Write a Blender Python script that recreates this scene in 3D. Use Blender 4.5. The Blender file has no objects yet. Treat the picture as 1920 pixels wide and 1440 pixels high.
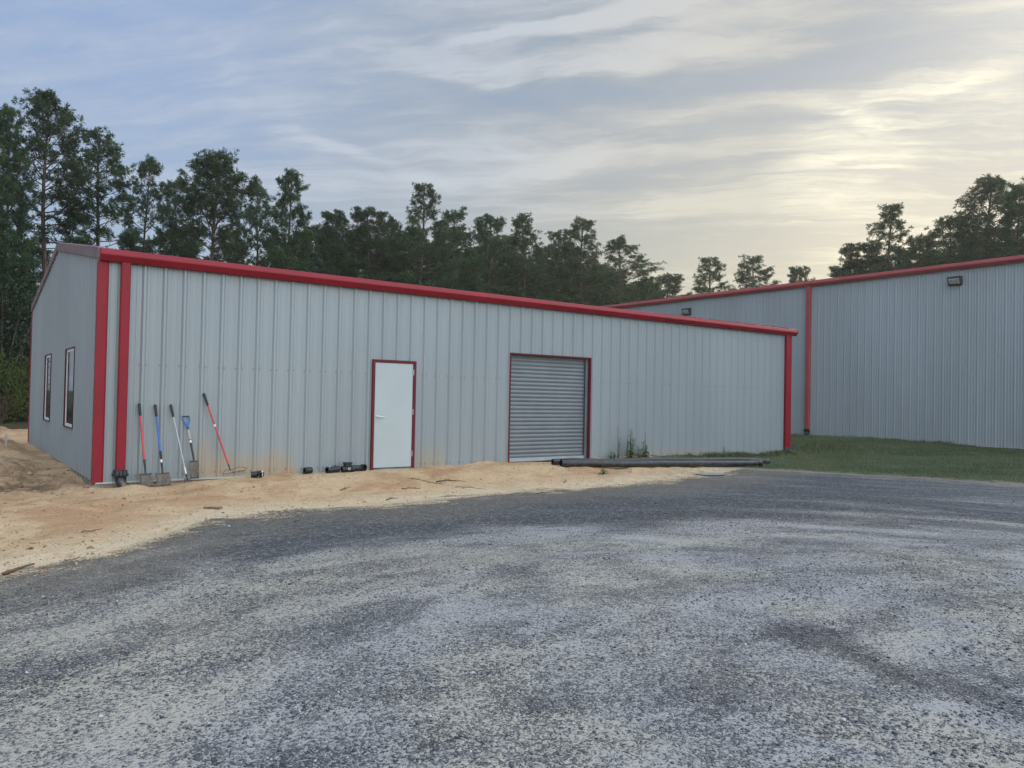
import bpy, math, random
import numpy as np
from mathutils import Vector, Matrix
random.seed(7)
RNG = np.random.default_rng(11)
sc = bpy.context.scene
COL = sc.collection
PI = math.pi
R_ = math.radians

# ------------------------------------------------------------------ camera solved from the photo's vanishing points
F, CX, CY = 1443.0, 960.0, 720.0
a1 = np.array([2898-CX, 784-CY, F]); a1 /= np.linalg.norm(a1)
a2 = np.array([-116-CX, 725-CY, F]); a2 -= a1*(a2@a1); a2 /= np.linalg.norm(a2)
a3 = np.cross(a1, a2); a3 = -a3 if a3[1] > 0 else a3
RM = np.array([a1, a2, a3])
CAM = np.array([-1.979, -13.433, 1.44])
def ray(u, v): return RM @ np.array([u-CX, v-CY, F])

cd = bpy.data.cameras.new('camera'); cam = bpy.data.objects.new('camera', cd); COL.objects.link(cam)
rt, upv, bk = RM@[1, 0, 0], RM@[0, -1, 0], RM@[0, 0, -1]
cam.matrix_world = Matrix(((rt[0], upv[0], bk[0], CAM[0]), (rt[1], upv[1], bk[1], CAM[1]), (rt[2], upv[2], bk[2], CAM[2]), (0, 0, 0, 1)))
cd.sensor_width = 36; cd.lens = F/1920*36; cd.clip_start = 0.05; cd.clip_end = 3000
sc.camera = cam

# ------------------------------------------------------------------ noise for geometry
_P = np.random.default_rng(5).random((256, 256))
def vnoise(x, y):
    x = np.asarray(x, float); y = np.asarray(y, float)
    xi = np.floor(x).astype(int); yi = np.floor(y).astype(int); fx = x-xi; fy = y-yi
    fx = fx*fx*(3-2*fx); fy = fy*fy*(3-2*fy)
    g = lambda i, j: _P[i % 256, j % 256]
    return (g(xi, yi)*(1-fx)+g(xi+1, yi)*fx)*(1-fy)+(g(xi, yi+1)*(1-fx)+g(xi+1, yi+1)*fx)*fy
def fbm(x, y, o=4):
    s = 0; a = .5
    for k in range(o):
        s = s+a*(vnoise(x+17.3*k, y-9.1*k)-.5); x = x*2.03; y = y*2.03; a *= .5
    return s*2
def sst(a, b, x):
    t = np.clip((x-a)/(b-a), 0, 1); return t*t*(3-2*t)

SX = [-60, -12, -6, -3.2, -1.54, -.66, .1, .75, 1.96, 3.6, 5.8, 8.5, 10.7, 12.2, 13.6, 60]
SY = [-26, -9.5, -7.7, -6.9, -5.88, -5.29, -4.4, -3.73, -3.38, -3.36, -3.15, -3.1, -3.0, -2.6, -2.0, -2.0]
def yb(x): return np.interp(x, SX, SY)+.34*fbm(np.asarray(x, float)*.8, 3.3, 3)+.16*fbm(np.asarray(x, float)*3.1, 7.7, 3)
LX = [-3.0, -2.2, -2.87, -4.2, -6.93, -10, -16, -60]     # y of lawn edge
def lawn_sd(x, y):
    # positive inside the lawn
    xe = np.interp(-np.asarray(y, float), [-1.0, 0.0, 1.2, 2.2, 2.9, 4.6, 6.93, 10, 16, 60], [11.6, 11.9, 13.2, 14.0, 14.5, 15.3, 16.3, 17.8, 21, 40])
    return (x-xe)*.75
def sand_sd(x, y):
    return (y-yb(x))*.9
def height(x, y):
    x = np.asarray(x, float); y = np.asarray(y, float)
    z = -.15+.05*fbm(x*.25, y*.25, 3)+.012*fbm(x*1.3, y*1.3, 3)
    s = sand_sd(x, y)
    hw = np.interp(x, [-40, -.6, .1, .95, 1.35, 2, 5, 8, 10.5, 12, 13.5, 16, 18.2, 22, 30], [-.08, -.10, -.11, -.085, -.035, .0, .035, .05, .05, .10, .12, .05, 0.0, -.03, -.02])
    front = sst(0.2, 3.0, s)*sst(-3.6, -.25, y)
    z = z+(hw+.15)*front*(y < 14)
    rough = sst(0, .8, s)
    z = z+rough*(.06*fbm(x*1.1+3, y*1.1, 4)+.055*fbm(x*3.6, y*4.2, 4))*np.where(y < 0, sst(0.0, .5, -y)*.8+.2, 1)
    # left dirt beside the gable: piles and a washed-out trench
    L = sst(.1, -.5, x)*sst(-1.8, .6, y)*sst(16, 12, y)
    pile = .16*sst(-.1, .5, fbm(x*.9+8, y*.9, 3))+.26*np.exp(-((x+1.9)**2/1.1+(y-3.2)**2/3))+.24*np.exp(-((x+.9)**2/.5+(y-7.6)**2/6))
    pile = pile+.18*np.exp(-((x+3.6)**2/1.6+(y-.3)**2/1.2))+.10*np.exp(-((x+2.1)**2/.5+(y+.7)**2/.25))
    trench = -.22*np.exp(-((x+.9)**2/.35+(y-.7)**2/1.2))-.10*np.exp(-((x+2.4)**2/.6+(y-1.2)**2/.15))
    z = z+L*(pile+trench+.17*fbm(x*2.1, y*1.6, 5)+.05*sst(0, 6, y))
    z = np.where((y > 0), z+(-.015+.05*fbm(x*1.7, y*1.3+5, 3)-z)*sst(-.75, -.08, x)*sst(.5, 1.6, y)*sst(.3, .0, x), z)
    z = z+.07*np.exp(-((x-.42)**2/.05+(y+.42)**2/.05))            # small cone of sand at the drain boot
    lw = sst(0, 3, lawn_sd(x, y))
    z = z+lw*.10*sst(14, 27, x)+.17*np.exp(-((x-20.6)**2/1.2+(y+.4)**2/2.2))*lw
    z = z-.05*np.exp(-((x-11.6)**2/.9+(y+2.45)**2/.35))          # hollow that holds the puddle
    return z
def G(u, v):
    r = ray(u, v); z = -.12
    for _ in range(12):
        t = (z-CAM[2])/r[2]; p = CAM+r*t; z = float(height(p[0], p[1]))
    return Vector((p[0], p[1], z))
def at(u, depth, z=None):
    r = ray(u, CY+30); p = CAM+r*(depth/F); return Vector((p[0], p[1], -.1 if z is None else z))
def ztop(u, v, depth):
    r = ray(u, v); return float(CAM[2]+r[2]*depth/F)

# ------------------------------------------------------------------ object helpers
def tag(o, label=None, cat=None, group=None, kind=None):
    if label: o['label'] = label
    if cat: o['category'] = cat
    if group: o['group'] = group
    if kind: o['kind'] = kind
    return o
def empty(name, loc=(0, 0, 0), label=None, cat=None, group=None):
    o = bpy.data.objects.new(name, None); COL.objects.link(o); o.location = loc; o.empty_display_size = .2
    return tag(o, label, cat, group)

class MB:
    def __init__(s): s.v = []; s.f = []
    def add(s, vs, fs):
        b = len(s.v); s.v += [tuple(p) for p in vs]; s.f += [tuple(i+b for i in q) for q in fs]; return s
    def box(s, x0, x1, y0, y1, z0, z1):
        return s.add([(x0, y0, z0), (x1, y0, z0), (x1, y1, z0), (x0, y1, z0), (x0, y0, z1), (x1, y0, z1), (x1, y1, z1), (x0, y1, z1)],
                     [(0, 3, 2, 1), (4, 5, 6, 7), (0, 1, 5, 4), (1, 2, 6, 5), (2, 3, 7, 6), (3, 0, 4, 7)])
    def prism(s, prof, fn, t0, t1, cap=True):
        n = len(prof); vs = [fn(p, t0) for p in prof]+[fn(p, t1) for p in prof]
        fs = [(i, (i+1) % n, (i+1) % n+n, i+n) for i in range(n)]
        if cap: fs += [tuple(range(n))[::-1], tuple(range(n, 2*n))]
        return s.add(vs, fs)
    def tube(s, pts, rad, n=8, cap=True):
        pts = [Vector(p) for p in pts]
        if not hasattr(rad, '__len__'): rad = [rad]*len(pts)
        vs = []; fs = []; ref = None
        for i, p in enumerate(pts):
            d = (pts[min(i+1, len(pts)-1)]-pts[max(i-1, 0)])
            d = d.normalized() if d.length > 1e-9 else Vector((0, 0, 1))
            if ref is None: ref = Vector((1, 0, 0)) if abs(d.x) < .8 else Vector((0, 1, 0))
            a = (ref-d*ref.dot(d)).normalized(); ref = a; b = d.cross(a)
            for k in range(n):
                t = 2*PI*k/n; vs.append(p+(a*math.cos(t)+b*math.sin(t))*rad[i])
        for i in range(len(pts)-1):
            for k in range(n):
                fs.append((i*n+k, i*n+(k+1) % n, (i+1)*n+(k+1) % n, (i+1)*n+k))
        if cap:
            fs.append(tuple(range(n))[::-1]); fs.append(tuple(range((len(pts)-1)*n, len(pts)*n)))
        return s.add(vs, fs)
    def pipe(s, pts, r, ri, n=20):
        """hollow tube with wall thickness"""
        m = MB(); m.tube(pts, r, n, cap=False); m2 = MB(); m2.tube(pts, ri, n, cap=False)
        N = len(m.v); s2 = N
        vs = m.v+m2.v; fs = m.f+[tuple(i+N for i in q)[::-1] for q in m2.f]
        e = (len(pts)-1)*n
        for k in range(n):
            k2 = (k+1) % n
            fs.append((k2, k, k+s2, k2+s2)); fs.append((e+k, e+k2, e+k2+s2, e+k+s2))
        return s.add(vs, fs)
    def loft(s, rings, cap=True):
        n = len(rings[0]); vs = [p for r in rings for p in r]; fs = []
        for i in range(len(rings)-1):
            for k in range(n): fs.append((i*n+k, i*n+(k+1) % n, (i+1)*n+(k+1) % n, (i+1)*n+k))
        if cap: fs += [tuple(range(n))[::-1], tuple(range((len(rings)-1)*n, len(rings)*n))]
        return s.add(vs, fs)
    def build(s, name, mat, parent=None, smooth=False, bevel=0):
        me = bpy.data.meshes.new(name); me.from_pydata(s.v, [], s.f); me.validate(); me.update()
        return link_mesh(name, me, mat, parent, smooth, bevel)
def link_mesh(name, me, mat, parent=None, smooth=False, bevel=0):
    me.materials.append(mat)
    if smooth:
        me.polygons.foreach_set('use_smooth', [True]*len(me.polygons))
    o = bpy.data.objects.new(name, me); COL.objects.link(o)
    if parent is not None: o.parent = parent
    if smooth == 'auto':
        me.polygons.foreach_set('use_smooth', [True]*len(me.polygons))
        try: me.set_sharp_from_angle(angle=R_(38))
        except Exception: pass
    if bevel:
        b = o.modifiers.new('edge', 'BEVEL'); b.width = bevel; b.segments = 2; b.limit_method = 'ANGLE'
    return o
def np_mesh(name, V, Fc):
    """V (n,3), Fc (m,k) uniform polygons"""
    me = bpy.data.meshes.new(name); k = Fc.shape[1]
    me.vertices.add(len(V)); me.vertices.foreach_set('co', V.astype(np.float32).ravel())
    me.loops.add(Fc.size); me.loops.foreach_set('vertex_index', Fc.astype(np.int32).ravel())
    me.polygons.add(len(Fc)); me.polygons.foreach_set('loop_start', np.arange(0, Fc.size, k, dtype=np.int32))
    me.polygons.foreach_set('loop_total', np.full(len(Fc), k, np.int32))
    me.update(calc_edges=True); return me
def attr(me, name, arr):
    a = me.attributes.new(name, 'FLOAT', 'POINT'); a.data.foreach_set('value', np.asarray(arr, np.float32).ravel())

# ------------------------------------------------------------------ material helpers
class N:
    def __init__(s, tree): s.t = tree; s.n = tree.nodes; s.l = tree.links
    def new(s, ty, **kw):
        nd = s.n.new(ty)
        for k, v in kw.items(): setattr(nd, k, v)
        return nd
    def put(s, sock, v):
        if isinstance(v, bpy.types.NodeSocket): s.l.new(v, sock)
        elif v is not None:
            if hasattr(sock.default_value, '__len__') and hasattr(v, '__len__') and len(sock.default_value) == 4 and len(v) == 3: v = (*v, 1)
            sock.default_value = v
    def m(s, op, a, b=None, c=None, clamp=False):
        nd = s.new('ShaderNodeMath', operation=op, use_clamp=clamp)
        for i, v in enumerate((a, b, c)):
            if v is not None: s.put(nd.inputs[i], v)
        return nd.outputs[0]
    def ss(s, a, b, x):
        nd = s.new('ShaderNodeMapRange', interpolation_type='SMOOTHSTEP')
        s.put(nd.inputs['Value'], x); s.put(nd.inputs['From Min'], a); s.put(nd.inputs['From Max'], b); return nd.outputs[0]
    def mix(s, f, a, b, mode='MIX'):
        nd = s.new('ShaderNodeMix', data_type='RGBA', blend_type=mode)
        s.put(nd.inputs[0], f); s.put(nd.inputs[6], a); s.put(nd.inputs[7], b); return nd.outputs[2]
    def noise(s, vec, scale, detail=3, rough=.5, dist=0, col=False):
        nd = s.new('ShaderNodeTexNoise'); s.put(nd.inputs['Vector'], vec)
        s.put(nd.inputs['Scale'], scale); nd.inputs['Detail'].default_value = detail; nd.inputs['Roughness'].default_value = rough
        nd.inputs['Distortion'].default_value = dist; return nd.outputs[1 if col else 0]
    def vor(s, vec, scale, feature='F1', rand=1):
        nd = s.new('ShaderNodeTexVoronoi', feature=feature); s.put(nd.inputs['Vector'], vec); nd.inputs['Scale'].default_value = scale
        nd.inputs['Randomness'].default_value = rand; return nd
    def map(s, vec, loc=(0, 0, 0), rot=(0, 0, 0), scale=(1, 1, 1)):
        nd = s.new('ShaderNodeMapping'); s.put(nd.inputs[0], vec)
        nd.inputs[1].default_value = loc; nd.inputs[2].default_value = rot; nd.inputs[3].default_value = scale; return nd.outputs[0]
    def attr(s, name):
        nd = s.new('ShaderNodeAttribute', attribute_name=name); return nd.outputs['Fac']
    def obj(s): return s.new('ShaderNodeTexCoord').outputs['Object']
    def sep(s, v):
        nd = s.new('ShaderNodeSeparateXYZ'); s.put(nd.inputs[0], v); return nd.outputs
    def bump(s, h, strength, dist, nrm=None):
        nd = s.new('ShaderNodeBump'); nd.inputs['Strength'].default_value = strength; nd.inputs['Distance'].default_value = dist
        s.put(nd.inputs['Height'], h)
        if nrm is not None: s.put(nd.inputs['Normal'], nrm)
        return nd.outputs[0]
def material(name):
    m = bpy.data.materials.new(name); m.use_nodes = True; n = N(m.node_tree)
    b = m.node_tree.nodes['Principled BSDF']; return m, n, b
def simple(name, col, rough=.5, metal=0, var=.12, scale=6, spec=.5, bump=0, bscale=40, dirt=None):
    m, n, b = material(name); v = n.obj()
    f = n.noise(v, scale, 5, .6)
    dk = tuple(c*(1-var) for c in col); lt = tuple(min(1, c*(1+var)) for c in col)
    c = n.mix(n.ss(.3, .7, f), dk, lt)
    if dirt:
        c = n.mix(n.m('MULTIPLY', n.ss(.5, .72, n.noise(v, scale*2.3, 5, .65)), .7), c, dirt)
    n.put(b.inputs['Base Color'], c); n.put(b.inputs['Roughness'], n.m('MULTIPLY_ADD', f, .25, rough-.12))
    b.inputs['Metallic'].default_value = metal; b.inputs['Specular IOR Level'].default_value = spec
    if bump: n.put(b.inputs['Normal'], n.bump(n.noise(v, bscale, 4, .6), bump, .01))
    return m

M = {}
def wall_mat(name, col, stain):
    m, n, b = material(name); v = n.obj(); x, y, z = n.sep(v)[:3]
    f = n.noise(n.map(v, scale=(1, 1, .25)), .55, 3, .5)
    c = n.mix(n.ss(.3, .7, f), tuple(k*.94 for k in col), tuple(k*1.06 for k in col))
    streak = n.noise(n.map(v, scale=(9, 9, .35)), 1.0, 4, .6)
    c = n.mix(n.m('MULTIPLY', n.ss(.5, .8, streak), .22), c, tuple(k*.8 for k in col))
    # rain-splash dust along the foot of the wall
    g = n.noise(n.map(v, scale=(1.6, 1.6, .8)), 1.3, 3, .5)
    hgt = n.m('MULTIPLY_ADD', g, .5 if stain else .3, -.02)
    if stain:
        w1 = n.m('MULTIPLY', n.ss(1.25, 1.65, x), n.ss(3.35, 3.05, x))
        w2 = n.m('MULTIPLY', n.ss(5.6, 5.75, x), n.m('MULTIPLY', n.ss(6.5, 6.2, x), .55))
        w3 = n.m('MULTIPLY', n.ss(11.2, 12.2, x), n.m('MULTIPLY', n.ss(16, 14, x), .35))
        w = n.m('ADD', n.m('ADD', w1, w2), n.m('ADD', w3, .12), clamp=True)
        hgt = n.m('MULTIPLY', hgt, n.m('MULTIPLY_ADD', w, 2.1, .3))
    else: w = .35
    k = n.m('MULTIPLY', n.ss(n.m('MULTIPLY', hgt, 1.25), n.m('MULTIPLY', hgt, .1), z), n.m('MULTIPLY_ADD', n.noise(n.map(v, scale=(14, 14, 2.5)), 1.5, 4, .6), .9, .5))
    k = n.m('MULTIPLY', k, n.m('MULTIPLY', w, .68), clamp=True)
    c = n.mix(k, c, (.42, .29, .155))
    n.put(b.inputs['Base Color'], c); n.put(b.inputs['Roughness'], n.m('MULTIPLY_ADD', k, .35, .42))
    b.inputs['Metallic'].default_value = .15; b.inputs['Specular IOR Level'].default_value = .45
    bb = n.bump(n.noise(n.map(v, scale=(1, 1, .5)), 2.2, 2, .5), .35, .012)
    n.put(b.inputs['Normal'], bb); return m
M['wall'] = wall_mat('grey_panel_paint', (.268, .298, .312), True)
M['wall2'] = wall_mat('grey_panel_paint_big', (.375, .405, .415), False)  # base colour lifted to make up for low light and veiling glare here
M['red'] = simple('red_trim_paint', (.225, .010, .020), .45, 0, .12, 1.2, .28)
M['maroon'] = simple('near_black_maroon_trim', (.06, .014, .02), .5, 0, .1, 2, .2)
M['darkred'] = simple('dull_red_opening_trim', (.13, .014, .024), .5, 0, .1, 2, .25)
M['red2'] = simple('veil_paled_red_trim_paint', (.36, .070, .075), .5, 0, .12, 1.1, .35)  # paler red: the washed-out veil over the far trim, put into its colour
M['pinkfilm'] = simple('red_trim_under_protective_film', (.235, .150, .155), .35, .2, .3, 4, .5, dirt=(.36, .29, .29))
M['white_door'] = simple('white_door_paint', (.40, .445, .45), .45, 0, .03, 1.5)
M['white'] = simple('white_vinyl', (.72, .73, .75), .4, 0, .05, 3)
M['base'] = simple('pale_base_trim', (.42, .43, .43), .5, .1, .1, 4)
M['concrete'] = simple('concrete', (.22, .19, .155), .85, 0, .25, 5, .3, .5, 30, dirt=(.33, .24, .14))
M['galv'] = simple('grey_curtain_steel', (.155, .172, .185), .45, .25, .07, 2.5)
M['galvlight'] = simple('galvanised_bottom_bar', (.42, .45, .47), .4, .4, .08, 3)
M['guide'] = simple('door_guide_steel', (.16, .19, .20), .5, .4, .1, 3)
M['steel'] = simple('satin_steel', (.6, .6, .58), .3, .9, .1, 9)
M['roofsteel'] = simple('galvalume_roof', (.5, .51, .52), .35, .7, .1, 2)
M['screw'] = simple('screw_heads', (.17, .185, .195), .5, .3, .05, 3)
M['blackplastic'] = simple('black_plastic', (.014, .016, .019), .42, 0, .3, 9, .5, .2, 30)
M['blackpipe'] = simple('black_pipe_plastic', (.017, .020, .026), .38, 0, .3, 3, .5, .15, 18, dirt=(.10, .07, .045))
M['sandypipe'] = simple('sandy_pvc_stub', (.16, .12, .085), .7, 0, .3, 12, .3)
M['grip'] = simple('black_rubber_grip', (.018, .022, .020), .6, 0, .2, 20)
M['redshaft'] = simple('red_fibreglass_shaft', (.52, .05, .06), .38, 0, .12, 9)
M['blueshaft'] = simple('blue_fibreglass_shaft', (.03, .14, .46), .38, 0, .12, 9)
M['alushaft'] = simple('pale_metal_shaft', (.42, .44, .45), .35, .5, .1, 9)
M['woodshaft'] = simple('worn_ash_shaft', (.42, .37, .32), .6, 0, .15, 14)
M['darksteel'] = simple('dark_painted_steel', (.05, .05, .055), .5, .4, .3, 12)
M['blade'] = simple('dirty_blade_steel', (.13, .115, .10), .6, .45, .35, 16, .4, .3, 40, dirt=(.27, .19, .11))
M['sticker'] = simple('white_sticker', (.7, .7, .68), .5, 0, .05, 10)
M['bronze'] = simple('bronze_fixture_paint', (.045, .045, .045), .45, .2, .15, 6)
M['lens'] = simple('frosted_glass_lens', (.34, .33, .29), .25, 0, .12, 12, .6)
M['stick'] = simple('dry_wood', (.12, .085, .06), .85, 0, .4, 15, .2, .5, 60)
M['lumber'] = simple('weathered_board_scrap', (.20, .12, .07), .8, 0, .3, 12, .2)
M['wire'] = simple('power_line_cable', (.02, .02, .02), .6)
def glass_mat():
    m, n, b = material('dark_window_glass'); b.inputs['Base Color'].default_value = (.012, .018, .022, 1)
    b.inputs['Roughness'].default_value = .06; b.inputs['Specular IOR Level'].default_value = .6
    v = n.obj(); n.put(b.inputs['Normal'], n.bump(n.noise(v, 3, 2, .5), .1, .01)); return m
M['glass'] = glass_mat()
def bark_mat(name, ca, cb):
    m, n, b = material(name); v = n.obj()
    w = n.noise(n.map(v, scale=(6, 6, 1.5)), 1.6, 5, .65)
    n.put(b.inputs['Base Color'], n.mix(n.ss(.35, .65, w), ca, cb)); b.inputs['Roughness'].default_value = .9
    b.inputs['Specular IOR Level'].default_value = .2
    n.put(b.inputs['Normal'], n.bump(w, .8, .03)); return m
M['bark'] = bark_mat('pine_bark', (.045, .032, .026), (.15, .11, .088))
def leaf_mat(name, ca, cb, tr=.3, rough=.55):
    m, n, b = material(name)
    oi = n.new('ShaderNodeObjectInfo').outputs['Random']
    c = n.mix(n.attr('tint'), ca, cb)
    hs = n.new('ShaderNodeHueSaturation'); n.put(hs.inputs['Color'], c)
    n.put(hs.inputs['Hue'], n.m('MULTIPLY_ADD', oi, .02, .49)); n.put(hs.inputs['Value'], n.m('MULTIPLY_ADD', oi, .5, .78))
    c = hs.outputs[0]
    n.put(b.inputs['Base Color'], c); b.inputs['Roughness'].default_value = rough; b.inputs['Specular IOR Level'].default_value = .25
    t = n.new('ShaderNodeBsdfTranslucent'); n.put(t.inputs['Color'], c)
    mx = n.new('ShaderNodeMixShader'); mx.inputs[0].default_value = tr
    n.l.new(b.outputs[0], mx.inputs[1]); n.l.new(t.outputs[0], mx.inputs[2])
    n.l.new(mx.outputs[0], m.node_tree.nodes['Material Output'].inputs['Surface']); return m
M['needles'] = leaf_mat('pine_needles', (.030, .062, .034), (.105, .145, .052))
M['leaves'] = leaf_mat('broad_leaves', (.035, .065, .018), (.13, .16, .035), .35)
M['darkleaves'] = leaf_mat('dark_understory_leaves', (.014, .026, .015), (.034, .050, .022), .15)
M['grassblade'] = leaf_mat('grass_blades', (.072, .108, .052), (.19, .19, .095), .3)
M['weed'] = leaf_mat('weed_leaves', (.070, .130, .055), (.17, .20, .09), .35)

def ground_mat():
    m, n, b = material('yard_ground'); v = n.obj()
    sd, ls, dk, fo = n.attr('sand'), n.attr('lawn'), n.attr('dark'), n.attr('forest')
    # ---- gravel: stones with pale fines packed between them
    x_, y_, z__ = n.sep(v)[:3]; dx_ = n.m('SUBTRACT', x_, 2.25); dy_ = n.m('ADD', y_, 12.865)
    rr_ = n.m('SQRT', n.m('ADD', n.m('MULTIPLY', dx_, dx_), n.m('MULTIPLY', dy_, dy_))); th = n.m('ARCTAN2', dy_, dx_)
    cb_ = n.new('ShaderNodeCombineXYZ'); n.put(cb_.inputs[0], n.m('MULTIPLY', th, 3.0)); n.put(cb_.inputs[1], n.m('MULTIPLY', rr_, 1.15)); st = cb_.outputs[0]
    iso = n.map(v, loc=(4, 2, 0), rot=(0, 0, R_(35)), scale=(.6, 1.1, 1)); near = n.ss(4.8, 3.0, rr_)
    mxf = n.new('ShaderNodeMix', data_type='FLOAT'); n.put(mxf.inputs[0], near); n.put(mxf.inputs[2], n.noise(st, 1.2, 6, .66, .5)); n.put(mxf.inputs[3], n.noise(iso, 1.5, 6, .66, .5)); n1 = mxf.outputs[0]
    n2 = n.noise(st, 3.6, 5, .65, .3); n3 = n.noise(v, 9, 4, .65)
    dens = n.m('ADD', n.m('MULTIPLY', n.m('SUBTRACT', n1, .5), 3.7), n.m('MULTIPLY', n.m('SUBTRACT', n2, .5), 1.2))
    dens = n.m('ADD', dens, n.m('MULTIPLY', n.m('SUBTRACT', n3, .5), .4))
    dens = n.m('ADD', dens, n.m('MULTIPLY_ADD', dk, 1.15, .14))           # 0 pale fines .. 1 clean stone
    va = n.vor(n.map(v, scale=(1, 1, .2)), 62); vb = n.vor(n.map(v, scale=(1, 1, .2)), 150); vc = n.vor(n.map(v, scale=(1, 1, .2)), 26)
    ra = n.sep(va.outputs['Color'])[0]; rb = n.sep(vb.outputs['Color'])[0]; rc = n.sep(vc.outputs['Color'])[0]
    stones = n.mix(n.ss(.0, 1, ra), (.038, .042, .051), (.118, .124, .138))
    stones = n.mix(n.m('MULTIPLY', n.ss(.90, .97, rb), .8), stones, (.36, .37, .38))
    stones = n.mix(n.m('MULTIPLY', n.ss(.80, .92, rc), .55), stones, (.24, .25, .27))
    stones = n.mix(n.m('MULTIPLY', n.ss(.22, .10, rc), .6), stones, (.030, .034, .042))
    fines = n.mix(n.ss(.40, .64, n.noise(n.map(st, loc=(5, 3, 0)), .8, 4, .6)), (.298, .303, .314), (.352, .340, .302))
    fines = n.mix(n.m('MULTIPLY', n.attr('dusty'), .75), fines, (.345, .320, .265))
    fines = n.mix(n.m('MULTIPLY', n.ss(.45, .9, rb), .45), fines, (.20, .21, .225))
    cov = n.m('ADD', n.m('MULTIPLY', dens, .55), n.m('MULTIPLY', n.m('SUBTRACT', ra, .5), .72))
    cov = n.m('ADD', cov, n.m('MULTIPLY', n.m('SUBTRACT', rb, .5), .62))
    cov = n.m('ADD', cov, n.m('MULTIPLY', n.m('SUBTRACT', rc, .5), .18))
    k = n.ss(-.16, .36, cov)
    grav = n.mix(k, fines, stones)
    grav = n.mix(n.m('MULTIPLY', n.ss(1.9, .2, sd if False else n.m('ABSOLUTE', sd)), .22), grav, (.42, .34, .22))
    # ---- sand
    s1 = n.noise(v, .8, 5, .6, .4); s2 = n.noise(v, 5, 5, .65); s3 = n.noise(v, 45, 4, .7)
    sand = n.mix(n.ss(.36, .62, s1), (.42, .245, .130), (.56, .395, .235))
    edge = n.ss(1.5, .25, n.m('ADD', sd, n.m('MULTIPLY', n.m('SUBTRACT', s1, .5), 2.2)))
    sand = n.mix(n.m('MULTIPLY', edge, .85), sand, (.62, .51, .355))
    sand = n.mix(n.m('MULTIPLY', n.ss(.52, .75, s2), .55), sand, (.27, .165, .095))
    sand = n.mix(n.m('MULTIPLY', n.ss(.35, .75, s3), .25), sand, (.60, .48, .34))
    wet = n.m('MULTIPLY', n.attr('damp'), n.ss(.35, .6, s2)); sand = n.mix(n.m('MULTIPLY', wet, .85), sand, (.15, .105, .068))
    spk = n.vor(v, 30); sp = n.m('MULTIPLY', n.ss(.93, .96, n.sep(spk.outputs['Color'])[0]), n.ss(.45, .25, spk.outputs[0]))
    sand = n.mix(n.m('MULTIPLY', sp, .6), sand, (.12, .085, .06))
    # ---- lawn soil and forest floor
    g1 = n.noise(v, 1.2, 5, .6); g2 = n.noise(v, 14, 5, .7)
    lawn = n.mix(n.ss(.3, .7, g2), (.055, .078, .042), (.10, .115, .065))
    lawn = n.mix(n.m('MULTIPLY', n.ss(.52, .72, g1), .35), lawn, (.15, .14, .075))
    forest = n.mix(n.ss(.4, .6, g1), (.06, .045, .025), (.05, .06, .025))
    jit = n.m('ADD', n.m('MULTIPLY', n.m('SUBTRACT', n.noise(n.map(v, scale=(.8, 1.5, 1)), 1.5, 8, .72), .5), 1.9), n.m('MULTIPLY', n.m('SUBTRACT', ra, .5), .40))
    jit = n.m('ADD', jit, n.m('MULTIPLY', n.m('SUBTRACT', n2, .5), .9))
    ks = n.ss(-.05, .16, n.m('ADD', sd, jit))
    far = n.ss(15, 11, n.attr('wx'))
    c = n.mix(ks, grav, sand)
    kl = n.ss(-.05, .35, n.m('ADD', ls, n.m('MULTIPLY', jit, 1.1)))
    # dry margin at the lawn's edge
    km = n.m('MULTIPLY', n.ss(-.7, -.05, n.m('ADD', ls, n.m('MULTIPLY', jit, 1.6))), .55)
    c = n.mix(km, c, (.36, .31, .22))
    c = n.mix(kl, c, lawn); c = n.mix(n.ss(.3, .7, fo), c, forest)
    n.put(b.inputs['Base Color'], c); b.inputs['Roughness'].default_value = .92; b.inputs['Specular IOR Level'].default_value = .18
    hg = n.m('MULTIPLY', k, n.m('SUBTRACT', .6, va.outputs[0]))
    hg = n.m('ADD', hg, n.m('MULTIPLY', n3, .8))
    hs_ = n.m('ADD', n.m('MULTIPLY', s2, 3.4), n.m('ADD', n.m('MULTIPLY', s3, .7), n.m('MULTIPLY', n.noise(v, 16, 4, .65), 1.3)))
    hh = n.new('ShaderNodeMix', data_type='FLOAT'); n.put(hh.inputs[0], ks); n.put(hh.inputs[2], hg); n.put(hh.inputs[3], hs_)
    n.put(b.inputs['Normal'], n.bump(hh.outputs[0], .9, .030)); return m
M['ground'] = ground_mat()

# ------------------------------------------------------------------ terrain: one sheet cut along its zones
def axis(segs):
    out = []
    for a, b_, st in segs: out += list(np.arange(a, b_, st))
    return np.array(out+[segs[-1][1]])
gx = axis([(-900, -100, 80), (-100, -24, 4), (-24, -6, .5), (-6, 3.5, .07), (3.5, 14, .1), (14, 30, .25), (30, 100, 4), (100, 900, 80)])
gy = axis([(-900, -100, 80), (-100, -20, 4), (-20, -7, .3), (-7, 1.5, .07), (1.5, 12, .14), (12, 40, 1.5), (40, 100, 4), (100, 900, 80)])
X, Y = np.meshgrid(gx, gy, indexing='ij'); Z = height(X, Y)
damp = .75*sst(-.1, -.6, X)*sst(-.9, .3, Y)*sst(.0, .35, fbm(X*1.3+2, Y*1.3, 4)+.12)+np.exp(-((X+.9)**2/.5+(Y-.9)**2/2.2))*1.1+np.exp(-((X+2.6)**2/2+(Y-.9)**2/.25))*.8+.7*np.exp(-((X-.5)**2/.35+(Y+.18)**2/.03))+.9*np.exp(-((X-11.6)**2/1.3+(Y+2.4)**2/.5))
sd = sand_sd(X, Y); sd = np.where(X > 10.7, np.minimum(sd, (14.2-X)*.5), sd); ls = lawn_sd(X, Y)
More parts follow.
